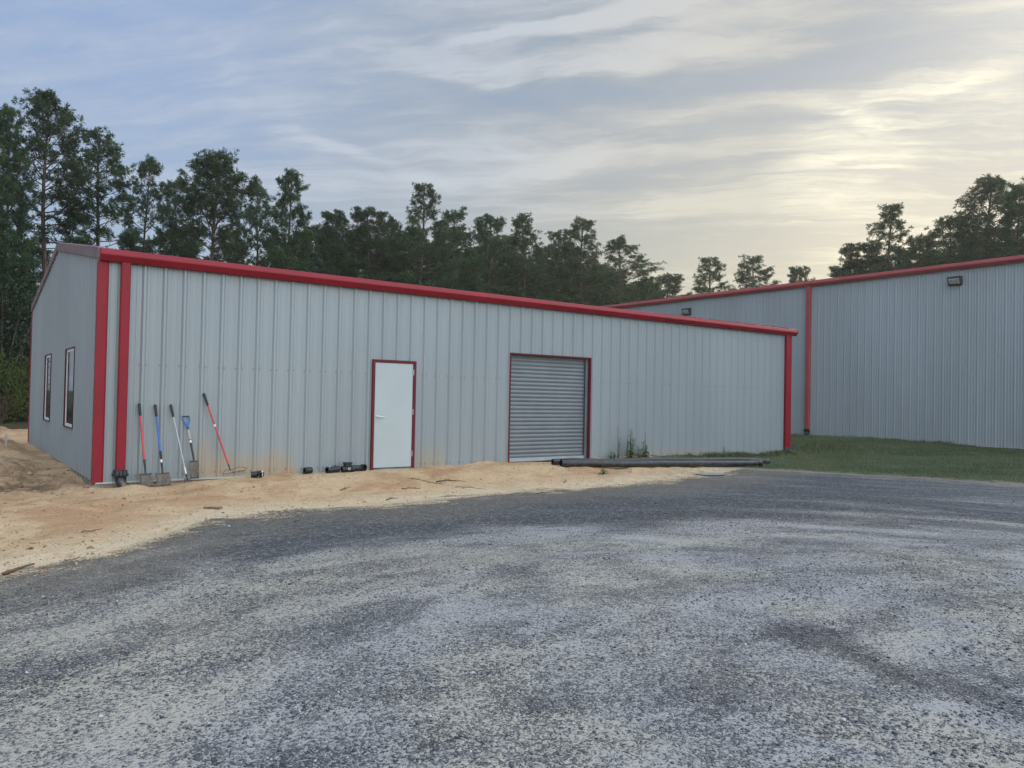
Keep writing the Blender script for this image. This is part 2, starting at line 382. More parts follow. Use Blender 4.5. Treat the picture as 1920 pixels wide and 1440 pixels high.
# dark freshly laid stone beside the sand and across the far right
RRr = np.hypot(X-2.25, Y+12.865); TH = np.degrees(np.arctan2(Y+12.865, X-2.25))
wobr = .5*fbm(TH*.09, RRr*.7, 3)
dark = sst(6.75, 7.75, RRr+wobr)*(.55+.45*sst(25, 60, TH))*1.05
dark = dark-.75*np.exp(-((RRr-8.3+.5*wobr)/.28)**2)*sst(58, 38, TH)-.35*np.exp(-((RRr-7.9)/.22)**2)*sst(88, 110, TH)
sg = np.clip((Y+10.2)/(-1.9), 0, 1); dark = dark+.95*np.exp(-((X-(2.85-.3*sg)+.3*fbm(X*3, Y*3, 3))**2/.035))*sst(-10.0, -10.4, Y)*sst(-12.4, -11.7, Y)
dark = dark+.35*sst(.2, 1.0, 1.0-np.hypot((X+.9)/1.1, (Y+10.1)/.9))+.30*sst(.2, 1.0, 1.0-np.hypot((X-.4)/1.3, (Y+10.4)/.8))
dark = np.clip(dark, -.3, 1.2)
dusty = np.exp(-((RRr-5.9)/1.1)**2)*sst(62, 105, TH)+.5*np.exp(-((RRr-8.2)/.5)**2)
forest = sst(19, 24, Y+0*X)*1.0
forest = np.maximum(forest, sst(36, 42, X)); forest = np.maximum(forest, sst(-10, -14, X)*sst(14, 20, Y))
lawnz = (ls > 0); 
i, j = np.meshgrid(np.arange(len(gx)-1), np.arange(len(gy)-1), indexing='ij')
idx = lambda a, b_: a*len(gy)+b_
FC = np.stack([idx(i, j), idx(i+1, j), idx(i+1, j+1), idx(i, j+1)], -1).reshape(-1, 4)
xc = (gx[:-1]+gx[1:])/2; yc = (gy[:-1]+gy[1:])/2; XC, YC = np.meshgrid(xc, yc, indexing='ij')
# wobble of the zone edge, the same order as the material's
wob = .35*fbm(XC*1.6, YC*1.6, 3)
sC = sand_sd(XC, YC); sC = np.where(XC > 10.7, np.minimum(sC, (14.2-XC)*.5), sC)+wob; lC = lawn_sd(XC, YC)+wob*.5
fC = (YC > 21) | (XC > 39) | ((XC < -12) & (YC > 17))
zone = np.where(fC, 3, np.where(lC > 0, 2, np.where(sC > 0, 1, 0))).ravel()
VV = np.stack([X, Y, Z], -1).reshape(-1, 3)
for zi, nm, lb in ((0, 'gravel_yard', 'grey crushed stone yard with pale dusty tracks'), (1, 'sand', 'bare orange and cream sand along the foot of the building'),
                   (2, 'lawn', 'green lawn soil beside the large building'), (3, 'forest_floor', 'shaded ground under the pines')):
    fs = FC[zone == zi]; used, inv = np.unique(fs, return_inverse=True)
    me = np_mesh(nm, VV[used], inv.reshape(fs.shape))
    for a, arr in (('sand', sd), ('lawn', ls), ('dark', dark), ('forest', forest), ('damp', damp), ('dusty', dusty), ('wx', X)):
        attr(me, a, np.broadcast_to(arr, X.shape).ravel()[used])
    o = link_mesh(nm, me, M['ground'], None, True); tag(o, lb, None, None, 'structure')

# ------------------------------------------------------------------ ribbed steel wall
PITCH = .3048
def wall(mb, org, d, nrm, L, z0, ztf, openings=(), off=.022, breaks=(), rd=.029):
    prof = []
    k = math.floor(-off/PITCH)-1
    while off+k*PITCH < L+PITCH:
        c = off+k*PITCH
        prof += [(c-.044, 0), (c-.016, rd), (c+.016, rd), (c+.044, 0)]
        for q in (1, 2):
            m_ = c+PITCH*q/3; prof += [(m_-.022, 0), (m_-.012, .0055), (m_+.012, .0055), (m_+.022, 0)]
        k += 1
    prof.sort(key=lambda t: t[0])
    S = [p[0] for p in prof]; D = [p[1] for p in prof]
    cuts = [0, L]+[e for o in openings for e in (o[0], o[1])]+list(breaks)
    ss_ = sorted(set([s_ for s_ in S if 0 < s_ < L]+cuts))
    dep = np.interp(ss_, S, D)
    P = lambda s_, dd, z: (org[0]+d[0]*s_+nrm[0]*dd, org[1]+d[1]*s_+nrm[1]*dd, z)
    for a in range(len(ss_)-1):
        s0, s1 = ss_[a], ss_[a+1]; mid = (s0+s1)/2; segs = [(z0, None)]
        ops = sorted([o for o in openings if o[0] < mid < o[1]], key=lambda o: o[2])
        segs = []; zz = z0
        for o in ops:
            if o[2] > zz+1e-4: segs.append((zz, o[2]))
            zz = o[3]
        segs.append((zz, None))
        for za, zb in segs:
            t0 = ztf(s0) if zb is None else zb; t1 = ztf(s1) if zb is None else zb
            mb.add([P(s0, dep[a], za), P(s1, dep[a+1], za), P(s1, dep[a+1], t1), P(s0, dep[a], t0)], [(0, 1, 2, 3)])
    return mb

# ================================================================== the low building
LB, WB, HE, HR = 18.29, 10.70, 3.60, 4.47
bld = empty('metal_building', (0, 0, 0), 'low grey ribbed steel building with bright red gutter, white door and roll-up door', 'building')
DOOR = (4.70, 5.585, 2.10); ROLL = (7.95, 10.28, 2.40)
mb = MB(); wall(mb, (0, 0), (1, 0), (0, -1), LB, 0.0, lambda s: HE-.03, [(DOOR[0], DOOR[1], 0.0, DOOR[2]), (ROLL[0], ROLL[1], 0.0, ROLL[2])])
mb.build('front_wall', M['wall'], bld)
gz = lambda s: HE-.03+(HR-HE)*(1-abs(s-WB/2)/(WB/2))
WINS = [(2.42, 3.62, .74, 2.20), (6.02, 7.20, .74, 2.20)]
mb = MB(); wall(mb, (0, WB), (0, -1), (-1, 0), WB, 0.0, lambda s: gz(WB-s), [(WB-w[1], WB-w[0], w[2], w[3]) for w in WINS], off=.1, breaks=(WB/2,))
mb.build('gable_wall', M['wall'], bld)
mb = MB(); wall(mb, (LB, 0), (0, 1), (1, 0), WB, 0.0, gz, off=.1, breaks=(WB/2,)); mb.build('end_wall', M['wall'], bld)
mb = MB(); wall(mb, (LB, WB), (-1, 0), (0, 1), LB, 0.0, lambda s: HE-.03); mb.build('rear_wall', M['wall'], bld)
# screws: two beside every rib on the girt lines
mb = MB()
for zz in (1.855, .09):
    k = 0
    while .022+k*PITCH < LB-.2:
        c = .022+k*PITCH; k += 1
        for dx in (-.055, .055):
            x_ = c+dx+random.uniform(-.004, .004)
            if x_ < .45 or any(a-.08 < x_ < b_+.08 for a, b_ in ((4.7, 5.585), (7.95, 10.28))): continue
            z_ = zz+random.uniform(-.006, .006); r_ = .012
            mb.prism([(math.cos(t*PI/3)*r_, math.sin(t*PI/3)*r_) for t in range(6)], lambda p, t: (x_+p[0], -t, z_+p[1]), 0.0, .008)
s_ = mb.build('screw_heads', M['screw'], bld); tag(s_, kind='stuff')
# roof with ribs ending over the gutter
mb = MB(); slope = (HR-HE)/(WB/2)
for sgn in (0, 1):
    def rp(x, t, dz, sgn=sgn):      # t = distance from ridge
        y = WB/2-t if sgn == 0 else WB/2+t
        return (x, y, HR-.058+dz-slope*t)
    T = WB/2+.06; xs0, xs1 = -.03, LB+.03
    mb.add([rp(xs0, 0, 0), rp(xs1, 0, 0), rp(xs1, T, 0), rp(xs0, T, 0), rp(xs0, 0, .03), rp(xs1, 0, .03), rp(xs1, T, .03), rp(xs0, T, .03)],
           [(0, 1, 2, 3), (4, 7, 6, 5), (0, 4, 5, 1), (3, 2, 6, 7), (0, 3, 7, 4), (1, 5, 6, 2)])
    k = 0
    while .15+k*PITCH < LB-.05:
        c = .15+k*PITCH; k += 1
        q = [(-.035, .032), (-.016, .062), (.016, .062), (.035, .032)]
        mb.prism(q, lambda p, t: rp(c+p[0], t, p[1]), .02, T)
mb.build('roof', M['roofsteel'], bld)
# ridge cap
mb = MB(); mb.prism([(-.16, -.16*slope+.045), (0, .052), (.16, -.16*slope+.045), (.16, -.16*slope+.030), (0, .036), (-.16, -.16*slope+.030)], lambda p, t: (t, WB/2+p[0], HR-.004+p[1]), -.05, LB+.05)
mb.build('ridge_cap', M['roofsteel'], bld)
# eave gutter, front, with end caps
gp = [(0, 3.452), (-.100, 3.445), (-.112, 3.452), (-.168, 3.535), (-.168, 3.552), (-.128, 3.628), (-.112, 3.636), (0, 3.634)]
mb = MB(); mb.prism(gp, lambda p, t: (t, p[0]-.002, p[1]), -.02, LB+.16)
# laps every 6 m
g_ = mb.build('gutter', M['red'], bld)
mb = MB()
ring = lambda t, k: [(t, (p[0]+.075)*k-.075-.002, (p[1]-3.54)*k+3.54) for p in gp]
mb.loft([ring(LB+.155, 1.06), ring(LB+.175, 1.06), ring(LB+.195, .9)]); mb.build('gutter_end_cap', M['red'], g_)
mb = MB(); mb.loft([ring(-.022, 1.04), ring(-.034, 1.04)]); mb.build('gutter_end_cap', M['red'], g_)
for xx in (6.1, 12.2):
    mb = MB(); mb.loft([ring(xx, 1.012), ring(xx+.12, 1.012)]); mb.build('gutter_joint', M['red'], g_)
# rear gutter
mb = MB(); mb.prism([(0, 3.445), (.10, 3.445), (.165, 3.54), (.125, 3.63), (0, 3.63)], lambda p, t: (t, WB+p[0]+.002, p[1]), -.02, LB+.1); mb.build('gutter', M['red'], bld)
# corner trims (folded L sections)
def corner(cx, cy, sx, sy, mat=M['red'], z1=3.443, w=.110, par=None):
    """sx, sy: direction from the corner into each wall"""
    e = .046
    pr = [(-e, -e), (w-.03, -e), (w-.004, -.033), (w, -.001), (w-.01, -.001), (w-.012, -.012), (-.012, -.012), (-.012, w-.012), (-.001, w-.01), (-.001, w), (-.033, w-.004), (-e, w-.03)]
    m_ = MB(); m_.prism([(cx+sx*p[0], cy+sy*p[1]) for p in pr], lambda p, t: (p[0], p[1], t), .004, z1); return m_.build('corner_trim', mat, par)
corner(0, 0, 1, 1, par=bld); corner(LB, 0, -1, 1, par=bld); corner(0, WB, 1, -1, par=bld); corner(LB, WB, -1, -1, par=bld)
# rake trim on both gables
for xf, sg in ((0, -1), (LB, 1)):
    mb = MB()
    for dr in (-1, 1):
        pr = [(sg*.001, -.10), (sg*.055, -.115), (sg*.055, .050), (sg*.03, .064), (-sg*.08, .064), (-sg*.08, .052), (sg*.001, .052)]
        def fn(p, t, dr=dr): return (xf+p[0], WB/2+dr*t, HR+.012-slope*t+p[1])
        mb.prism(pr, fn, 0.0, WB/2+.055)
    mb.build('rake_trim', M['pinkfilm'] if sg < 0 else M['red'], bld)
# base trim and slab
mb = MB(); mb.box(.0, DOOR[0]-.07, -.042, .03, -.020, .002); mb.box(DOOR[1]+.07, ROLL[0]-.07, -.042, .03, -.020, .002); mb.box(ROLL[1]+.07, LB, -.042, .03, -.020, .002)
mb.build('base_trim', M['base'], bld)
mb = MB(); mb.box(-.02, LB+.02, -.02, WB+.02, -.5, -.022); mb.build('slab', M['concrete'], bld)
# downspouts: a box pipe with straps, elbow top, black boot
def downspout(parent, x0, x1, y, z0, z1, mat, axis_='x', boot=True):
    if axis_ == 'x': fn = lambda p, t: (p[0], p[1], t); pr = [(x0, y-.035), (x0, y-.105), (x0+.012, y-.117), (x1-.012, y-.117), (x1, y-.105), (x1, y-.035)]
    m_ = MB(); m_.prism(pr, fn, z0, z1); d = m_.build('downspout', mat, parent)
    return d
d1 = downspout(bld, .268, .405, 0, .16, 3.447, M['red'])
d2 = downspout(bld, 17.985, 18.118, 0, .11, 3.447, M['red'])
def boot(par, cx, cy, z0, z1, dirx, diry, mat=M['blackplastic'], w=.085, ln=.16):
    m_ = MB(); rings = []
    path = [(0, z1, 1.0), (0, z1-.05, 1.05), (0, z1-.055, 1.18), (0, z1-.09, 1.18), (0, z1-.095, 1.02), (.01, (z0+z1)/2, .95), (.05, z0+.05, .9), (.12, z0+.0, .85), (ln, z0-.03, .85)]
    for k, (o_, z, s) in enumerate(path):
        tilt = max(0, (k-4)/4)*1.0; r = []
        for q in range(16):
            a = 2*PI*q/16; cxx, cyy = math.cos(a), math.sin(a)
            f_ = (1/max(abs(cxx), abs(cyy))) if k < 5 else 1+.1*(1/max(abs(cxx), abs(cyy))-1)
            u_, w_ = cxx*f_*w*s, cyy*f_*w*.8*s
            r.append((cx+u_*(-diry)+(w_*math.cos(tilt)+o_)*dirx, cy+u_*dirx+(w_*math.cos(tilt)+o_)*diry, z+w_*math.sin(tilt)))
        rings.append(r)
    m_.loft(rings); b_ = m_.build('drain_boot', mat, par, 'auto'); return b_
bt = boot(d1, .337, -.078, -.05, .19, .15, -.98)
mb = MB(); mb.tube([(.345, -.16, -.01), (.37, -.24, -.06), (.39, -.32, -.12)], .052, 12); mb.build('drain_pipe', M['sandypipe'], bt, 'auto')
mb = MB()
for q in (-.052, 0, .052):   # three rounded lobes of the boot's flared collar
    mb.tube([(.337+q, -.125, .19), (.337+q, -.142, .12), (.337+q, -.13, .03)], [.026, .036, .022], 8)
mb.build('boot_collar', M['blackplastic'], bt, True)
boot(d2, 18.05, -.078, .02, .13, .85, -.5, ln=.22)

# entry door
def frame(mb, x0, x1, z1, w, y0, y1, z0=0.0):
    mb.box(x0-w, x0, y0, y1, z0, z1); mb.box(x1, x1+w, y0, y1, z0, z1); mb.box(x0-w, x1+w, y0, y1, z1, z1+w)
dr = empty('entry_door', (0, 0, 0)); dr.parent = bld
mb = MB(); frame(mb, DOOR[0], DOOR[1], DOOR[2], .030, -.046, .0, .003); mb.box(DOOR[0]-.0, DOOR[0]+.022, -.040, .09, .003, DOOR[2]); mb.box(DOOR[1]-.03, DOOR[1], -.040, .09, .003, DOOR[2]); mb.box(DOOR[0]+.022, DOOR[1]-.03, -.040, .09, DOOR[2]-.022, DOOR[2])
mb.build('door_frame', M['darkred'], dr)
mb = MB(); mb.box(DOOR[0]+.026, DOOR[1]-.034, -.026, .02, .045, DOOR[2]-.028)
lf = mb.build('door_leaf', M['white_door'], dr, False, .003)
mb = MB(); mb.box(DOOR[0]+.024, DOOR[1]-.032, -.055, .06, .003, .032); mb.build('threshold', M['guide'], dr)
hx, hz = DOOR[0]+.095, 1.03
mb = MB(); mb.prism([(math.cos(t*PI/10)*.034, math.sin(t*PI/10)*.034) for t in range(20)], lambda p, t: (hx+p[0], -.026-t, hz+p[1]), 0, .012)
mb.prism([(math.cos(t*PI/6)*.012, math.sin(t*PI/6)*.012) for t in range(12)], lambda p, t: (hx+p[0], -.038-t, hz+p[1]), 0, .045)
mb.tube([(hx, -.08, hz), (hx+.03, -.084, hz+.002), (hx+.12, -.084, hz-.004)], [.011, .012, .009], 10)
mb.build('door_handle', M['steel'], lf, 'auto')
for z_ in (.25, 1.07, 1.85):
    mb = MB(); mb.tube([(DOOR[1]-.028, -.044, z_), (DOOR[1]-.028, -.044, z_+.11)], .009, 8); mb.build('hinge', M['steel'], lf, 'auto')
# roll-up door
rd = empty('roll_up_door', (0, 0, 0)); rd.parent = bld
mb = MB(); frame(mb, ROLL[0], ROLL[1], ROLL[2], .022, -.046, .0, .003); mb.box(ROLL[0], ROLL[0]+.012, -.04, .16, .003, ROLL[2]); mb.box(ROLL[1]-.012, ROLL[1], -.04, .10, .003, ROLL[2]); mb.box(ROLL[0]+.012, ROLL[1]-.012, -.04, .16, ROLL[2]-.012, ROLL[2])
mb.build('door_frame', M['darkred'], rd)
pz, nn = .0885, 26; prof = []
z = .12
pts = []
while z < ROLL[2]-.01:
    for q, dd in ((0, .0), (.2, .009), (.42, .012), (.62, .009), (.80, .0), (.9, -.001)): pts.append((dd, z+q*pz))
    z += pz
mb = MB()
for a in range(len(pts)-1):
    (y0, z0), (y1, z1) = pts[a], pts[a+1]
    if z1 > ROLL[2]-.012: break
    mb.add([(ROLL[0]+.02, .09-y0, z0), (ROLL[1]-.075, .09-y0, z0), (ROLL[1]-.075, .09-y1, z1), (ROLL[0]+.02, .09-y1, z1)], [(0, 1, 2, 3)])
mb.build('curtain', M['galv'], rd)
mb = MB(); mb.box(ROLL[0]+.02, ROLL[1]-.075, .045, .10, .045, .122); mb.box(ROLL[0]+.02, ROLL[1]-.075, .035, .045, .045, .062); mb.build('bottom_bar', M['galvlight'], rd)
for xa, xb_ in ((ROLL[0]+.013, ROLL[0]+.06), (ROLL[1]-.085, ROLL[1]-.013)):
    mb = MB(); mb.box(xa, xb_, .03, .055, .01, ROLL[2]-.014); mb.box(xa, xb_, .10, .12, .01, ROLL[2]-.014); mb.build('door_guide', M['guide'], rd)
mb = MB(); mb.box(ROLL[0]-.04, ROLL[1]+.04, -.10, .14, -.02, .006); mb.build('sill', M['concrete'], rd)
mb = MB(); mb.box(ROLL[0]-.3, ROLL[1]+.3, .20, .22, 0, ROLL[2]+.3); mb.build('interior_liner', M['guide'], bld)
mb = MB(); mb.box(DOOR[0]-.2, DOOR[1]+.2, .12, .14, 0, DOOR[2]+.2); mb.build('interior_liner', M['guide'], bld)
# windows
for w in WINS:
    wf = MB(); y0, y1, z0, z1 = w; t = .013
    wf.box(-.041, .0, y0-t, y0, z0-t, z1+t); wf.box(-.041, .0, y1, y1+t, z0-t, z1+t); wf.box(-.041, .0, y0, y1, z1, z1+t); wf.box(-.045, .0, y0, y1, z0-t, z0)
    win = wf.build('window', M['maroon'], bld)
    fr = MB(); e = .055
    for a in ((y0+.001, y0+e, z0+.001, z1-.001), (y1-e, y1-.001, z0+.001, z1-.001), (y0+e, y1-e, z1-e, z1-.001), (y0+e, y1-e, z0+.001, z0+e)): fr.box(-.014, .06, *a)
    fr.build('window_frame', M['white'], win)
    pn = MB(); pn.box(-.004, .004, y0+e, y1-e, z0+e, z1-e); pn.build('pane', M['glass'], win)
    ln = MB(); ln.box(.12, .13, y0-.3, y1+.3, z0-.3, z1+.3); ln.build('interior_liner', M['guide'], bld)

# ================================================================== the large building
XB, HB = 28.54, 6.62; Y0B, Y1B = -34.0, 22.0; DB = 24.0
big = empty('metal_warehouse', (XB, 0, 0), 'large tall grey steel warehouse on the right with red gutter and single red downspout', 'building')
def lk(mb, name, mat, par=None, **k):
    mb.v = [(p[0]-XB, p[1], p[2]) for p in mb.v]; return mb.build(name, mat, big if par is None else par, **k)
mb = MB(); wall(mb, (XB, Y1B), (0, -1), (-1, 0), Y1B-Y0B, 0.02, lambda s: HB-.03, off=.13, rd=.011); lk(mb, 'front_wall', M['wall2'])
gz2 = lambda s: HB-.03+1.9*(1-abs(s-DB/2)/(DB/2))
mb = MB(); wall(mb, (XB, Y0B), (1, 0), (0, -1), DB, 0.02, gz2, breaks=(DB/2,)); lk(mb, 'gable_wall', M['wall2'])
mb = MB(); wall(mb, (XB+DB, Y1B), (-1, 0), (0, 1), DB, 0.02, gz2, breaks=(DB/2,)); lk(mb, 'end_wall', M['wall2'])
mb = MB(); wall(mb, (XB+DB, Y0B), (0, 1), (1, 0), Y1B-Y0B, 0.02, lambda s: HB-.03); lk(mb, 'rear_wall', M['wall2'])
mb = MB(); sl2 = 1.9/(DB/2)
for sgn in (0, 1):
    def rp(y, t, dz, sgn=sgn): return (XB+DB/2+(-t if sgn == 0 else t), y, HB+1.9-.02+dz-sl2*t)
    T = DB/2+.05
    mb.add([rp(Y0B, 0, 0), rp(Y1B, 0, 0), rp(Y1B, T, 0), rp(Y0B, T, 0), rp(Y0B, 0, .03), rp(Y1B, 0, .03), rp(Y1B, T, .03), rp(Y0B, T, .03)],
           [(0, 1, 2, 3), (4, 7, 6, 5), (0, 4, 5, 1), (3, 2, 6, 7), (0, 3, 7, 4), (1, 5, 6, 2)])
    k = 0
    while Y0B+.2+k*.61 < Y1B:
        c = Y0B+.2+k*.61; k += 1
        mb.prism([(-.035, .031), (-.02, .07), (.02, .07), (.035, .031)], lambda p, t: rp(c+p[0], t, p[1]), .02, T)
lk(mb, 'roof', M['roofsteel'])
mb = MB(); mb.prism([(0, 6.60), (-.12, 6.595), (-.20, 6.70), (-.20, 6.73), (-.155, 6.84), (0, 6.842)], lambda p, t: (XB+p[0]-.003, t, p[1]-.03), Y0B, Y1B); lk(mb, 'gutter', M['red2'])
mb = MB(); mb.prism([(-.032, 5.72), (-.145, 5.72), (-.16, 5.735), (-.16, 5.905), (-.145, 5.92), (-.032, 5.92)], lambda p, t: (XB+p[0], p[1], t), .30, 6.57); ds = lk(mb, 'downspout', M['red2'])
bb_ = boot(ds, -.10, 5.82, .08, .34, -.9, -.3, w=.11, ln=.25)
mb = MB(); mb.box(XB-.03, XB+DB+.03, Y0B-.03, Y1B+.03, -.5, .0); lk(mb, 'slab', M['concrete'])
mb = MB(); mb.box(XB-.044, XB+.02, Y0B, Y1B, .0015, .03); lk(mb, 'base_trim', M['base'])
for yy in (Y0B, Y1B):
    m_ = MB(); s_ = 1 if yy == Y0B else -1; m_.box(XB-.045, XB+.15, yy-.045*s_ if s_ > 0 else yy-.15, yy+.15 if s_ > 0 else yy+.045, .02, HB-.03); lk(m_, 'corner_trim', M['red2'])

# wall packs
def wall_light(y, z, label):
    o = empty('wall_light', (XB-.03, y, z), label, 'wall light', 'lights under the warehouse eave')
    w = .235
    h = MB(); pr = [(0, .17), (-.16, .17), (-.20, .15), (-.20, .10), (-.11, -.15), (0, -.17)]
    h.prism(pr, lambda p, t: (p[0], t, p[1]), -w, w); h.build('housing', M['bronze'], o, False, .006)
    g = MB(); n_ = Vector((-.25, 0, -.09)).normalized()
    def q(a, y_): return (-.204+(.09*a)-.006, y_, .085-.215*a-.002)
    g.add([q(.02, -w+.04), q(.02, w-.04), q(.92, w-.05), q(.92, -w+.05), tuple(Vector(q(.1, -w+.06))+n_*.02), tuple(Vector(q(.1, w-.06))+n_*.02), tuple(Vector(q(.85, w-.07))+n_*.02), tuple(Vector(q(.85, -w+.07))+n_*.02)],
          [(4, 5, 6, 7), (0, 1, 5, 4), (1, 2, 6, 5), (2, 3, 7, 6), (3, 0, 4, 7)])
    g.build('lens', M['lens'], o)
    b = MB(); b.box(0, .028, -.08, .08, -.09, .09); b.build('mounting_plate', M['bronze'], o)
    return o
wall_light(-.23, 6.14, 'dark boxy wall light with frosted lens high on the warehouse wall right of the downspout')
wall_light(12.67, 6.0, 'dark boxy wall light above the low building roof, left of the warehouse downspout')

# ================================================================== leaning hand tools
def ptw(x, z, dy=-.04): return Vector((x, dy, z))
def lerp(a, b, t): return a+(b-a)*t
def shaft_tool(name, label, cat, top, bot, parts, group='hand tools leaning on the steel wall'):
    """parts: list of (name, t0, t1, r0, r1, material) measured from the top"""
    o = empty(name, bot, label, cat, group); obs = []
    T = Vector(top)-Vector(bot)
    for nm, t0, t1, r0, r1, mt in parts:
        m_ = MB(); a = T*(1-t0); b = T*(1-t1)
        if nm == 'grip':
            m_.tube([a+T.normalized()*.006, a, lerp(a, b, .08), lerp(a, b, .5), lerp(a, b, .93), b], [r0*.7, r0, r0*1.08, r0, r0*.92, r1], 12)
        else: m_.tube([a, lerp(a, b, .5), b], [r0, (r0+r1)/2, r1], 12)
        obs.append(m_.build(nm, mt, o, 'auto'))
    return o, T, obs
def blade_mesh(o, T, w0, w1, L, mat, cy=.02, name='blade', point=0, down=None, yaw=0, off=0, ridge=.012):
    """curved digging blade hanging on from the tool's lower end; local axes: across = x, down the tool"""
    dn = (-T).normalized() if down is None else Vector(down).normalized()
    ac = Vector((math.cos(yaw), math.sin(yaw), 0)); nr = ac.cross(dn).normalized(); ac = dn.cross(nr).normalized()
    nx, ny = 10, 10; vs = []; fs = []
    for side in (0, 1):
        for i_ in range(ny+1):
            t = i_/ny; w = w0+(w1-w0)*t
            if i_ == 0: w = w0*.96
            for j_ in range(nx+1):
                s = j_/nx*2-1
                ext = -point*(s*s)*t
                d = -cy*(1-s*s)*(1-.3*t)+ridge*math.exp(-(s/.13)**2)*(1-t)*1.2-.02*(t-.5)**2
                p = dn*(off+t*L+ext)+ac*(s*w/2)+nr*(-(d)+(.0022 if side else 0)); vs.append(p)
    st = (nx+1)*(ny+1)
    for i_ in range(ny):
        for j_ in range(nx):
            a = i_*(nx+1)+j_; q = (a, a+1, a+nx+2, a+nx+1); fs.append(q); fs.append(tuple(k+st for k in q)[::-1])
    per = [j_ for j_ in range(nx+1)]+[i_*(nx+1)+nx for i_ in range(1, ny+1)]+[ny*(nx+1)+j_ for j_ in range(nx-1, -1, -1)]+[i_*(nx+1) for i_ in range(ny-1, 0, -1)]
    for k in range(len(per)):
        a, b = per[k], per[(k+1) % len(per)]; fs.append((b, a, a+st, b+st))
    m_ = MB(); m_.add(vs, fs); b_ = m_.build(name, mat, o, True)
    # rolled step along the blade's shoulder
    y_ = nr*(-.004)
    for sg in (-1, 1):
        m_ = MB(); m_.tube([dn*off+ac*(sg*.02)+y_, dn*off+ac*(sg*w0*.47)+y_], .0055, 6); m_.build('step', mat, b_, True)
    return b_
gnd = lambda x, y: float(height(x, y))
# wall face in front: ribs stand out 3 cm; shafts lean on the ribs, feet 22-30 cm out
YW = -.048
def toolpos(ut, vt, ub, vb, foot):
    r = ray(ut, vt); t = (YW-CAM[1])/r[1]; a = CAM+r*t
    r = ray(ub, vb); t = (foot-CAM[1])/r[1]; b = CAM+r*t; return Vector(a), Vector(b)
# 1 red drain shovel
a, b = toolpos(261, 757, 273, 888, -.26)
o, T, _ = shaft_tool('shovel', 'red-handled shovel with black grip and dirty twin-lobed blade, leftmost tool by the red downspout', 'shovel', a, b,
    [('grip', 0, .175, .021, .017, M['grip']), ('shaft', .175, .80, .0155, .0155, M['redshaft']), ('socket', .80, 1.0, .019, .013, M['darksteel'])])
blade_mesh(o, T, .20, .21, .21, M['blade'], .045, ridge=.03, yaw=.15)
# 2 blue square shovel
a, b = toolpos(291, 759, 305, 887, -.25)
o, T, _ = shaft_tool('shovel', 'blue-handled square shovel with black grip and flat wide blade, beside the red-handled shovel', 'shovel', a, b,
    [('grip', 0, .175, .021, .017, M['grip']), ('shaft', .175, .68, .0155, .0155, M['blueshaft']), ('lower_grip', .68, .80, .019, .019, M['grip']), ('label_band', .80, .845, .0165, .0165, M['sticker']), ('socket', .845, 1.0, .018, .014, M['darksteel'])])
blade_mesh(o, T, .215, .225, .20, M['blade'], .018, ridge=.02)
# 3 silver pole cultivator
a, b = toolpos(320, 759, 351, 898, -.24)
o, T, _ = shaft_tool('garden_cultivator', 'thin silver-shafted tool with black grip and tiny claw head, third tool from the downspout', 'garden tool', a, b,
    [('grip', 0, .165, .020, .016, M['grip']), ('shaft', .165, .84, .0115, .0115, M['alushaft']), ('label_band', .84, .93, .0135, .0135, M['sticker']), ('socket', .93, 1.0, .013, .009, M['darksteel'])])
mb = MB()
for q in (-.05, 0, .05):
    mb.tube([(0, 0, 0), (q*.5, -.015, -.015), (q, -.05, -.02), (q*1.1, -.075, -.06)], [.006, .005, .005, .003], 6)
mb.tube([(-.055, -.03, .0), (0, -.01, .005), (.05, -.03, 0)], .006, 6)
mb.build('claw', M['darksteel'], o, True)
# 4 D-handle spade
a, b = toolpos(355, 808, 364, 864, -.155)
r = ray(350, 790); a = Vector(CAM+r*((YW-CAM[1])/r[1]))
o, T, _ = shaft_tool('spade', 'short spade with blue D-shaped handle and long narrow dirty blade', 'spade', a, b,
    [('shaft', .13, .46, .015, .016, M['woodshaft']), ('socket', .46, 1.0, .0185, .014, M['darksteel'])])
u_ = T.normalized(); top = T*.87
ax_ = Vector((1, 0, .02)).normalized()
mb = MB(); hw = .052
for sg in (-1, 1):
    mb.tube([top-u_*.05, top+u_*.01, top+u_*.05+ax_*sg*.022, top+u_*.10+ax_*sg*.048, top+u_*.15+ax_*sg*hw, top+u_*.172+ax_*sg*hw], [.016, .0175, .013, .0105, .010, .010], 10)
hd = mb.build('handle', M['blueshaft'], o, True)
mb = MB(); mb.tube([top+u_*.17-ax_*(hw+.008), top+u_*.17+ax_*(hw+.008)], .011, 12); mb.build('grip', M['darksteel'], hd, 'auto')
mb = MB(); c0 = T*.52; mb.tube([c0, T*.46], .0195, 12); mb.build('label_band', M['sticker'], o, 'auto')
blade_mesh(o, T, .152, .135, .29, M['blade'], .022, ridge=.016, down=(.035, -.10, -1))
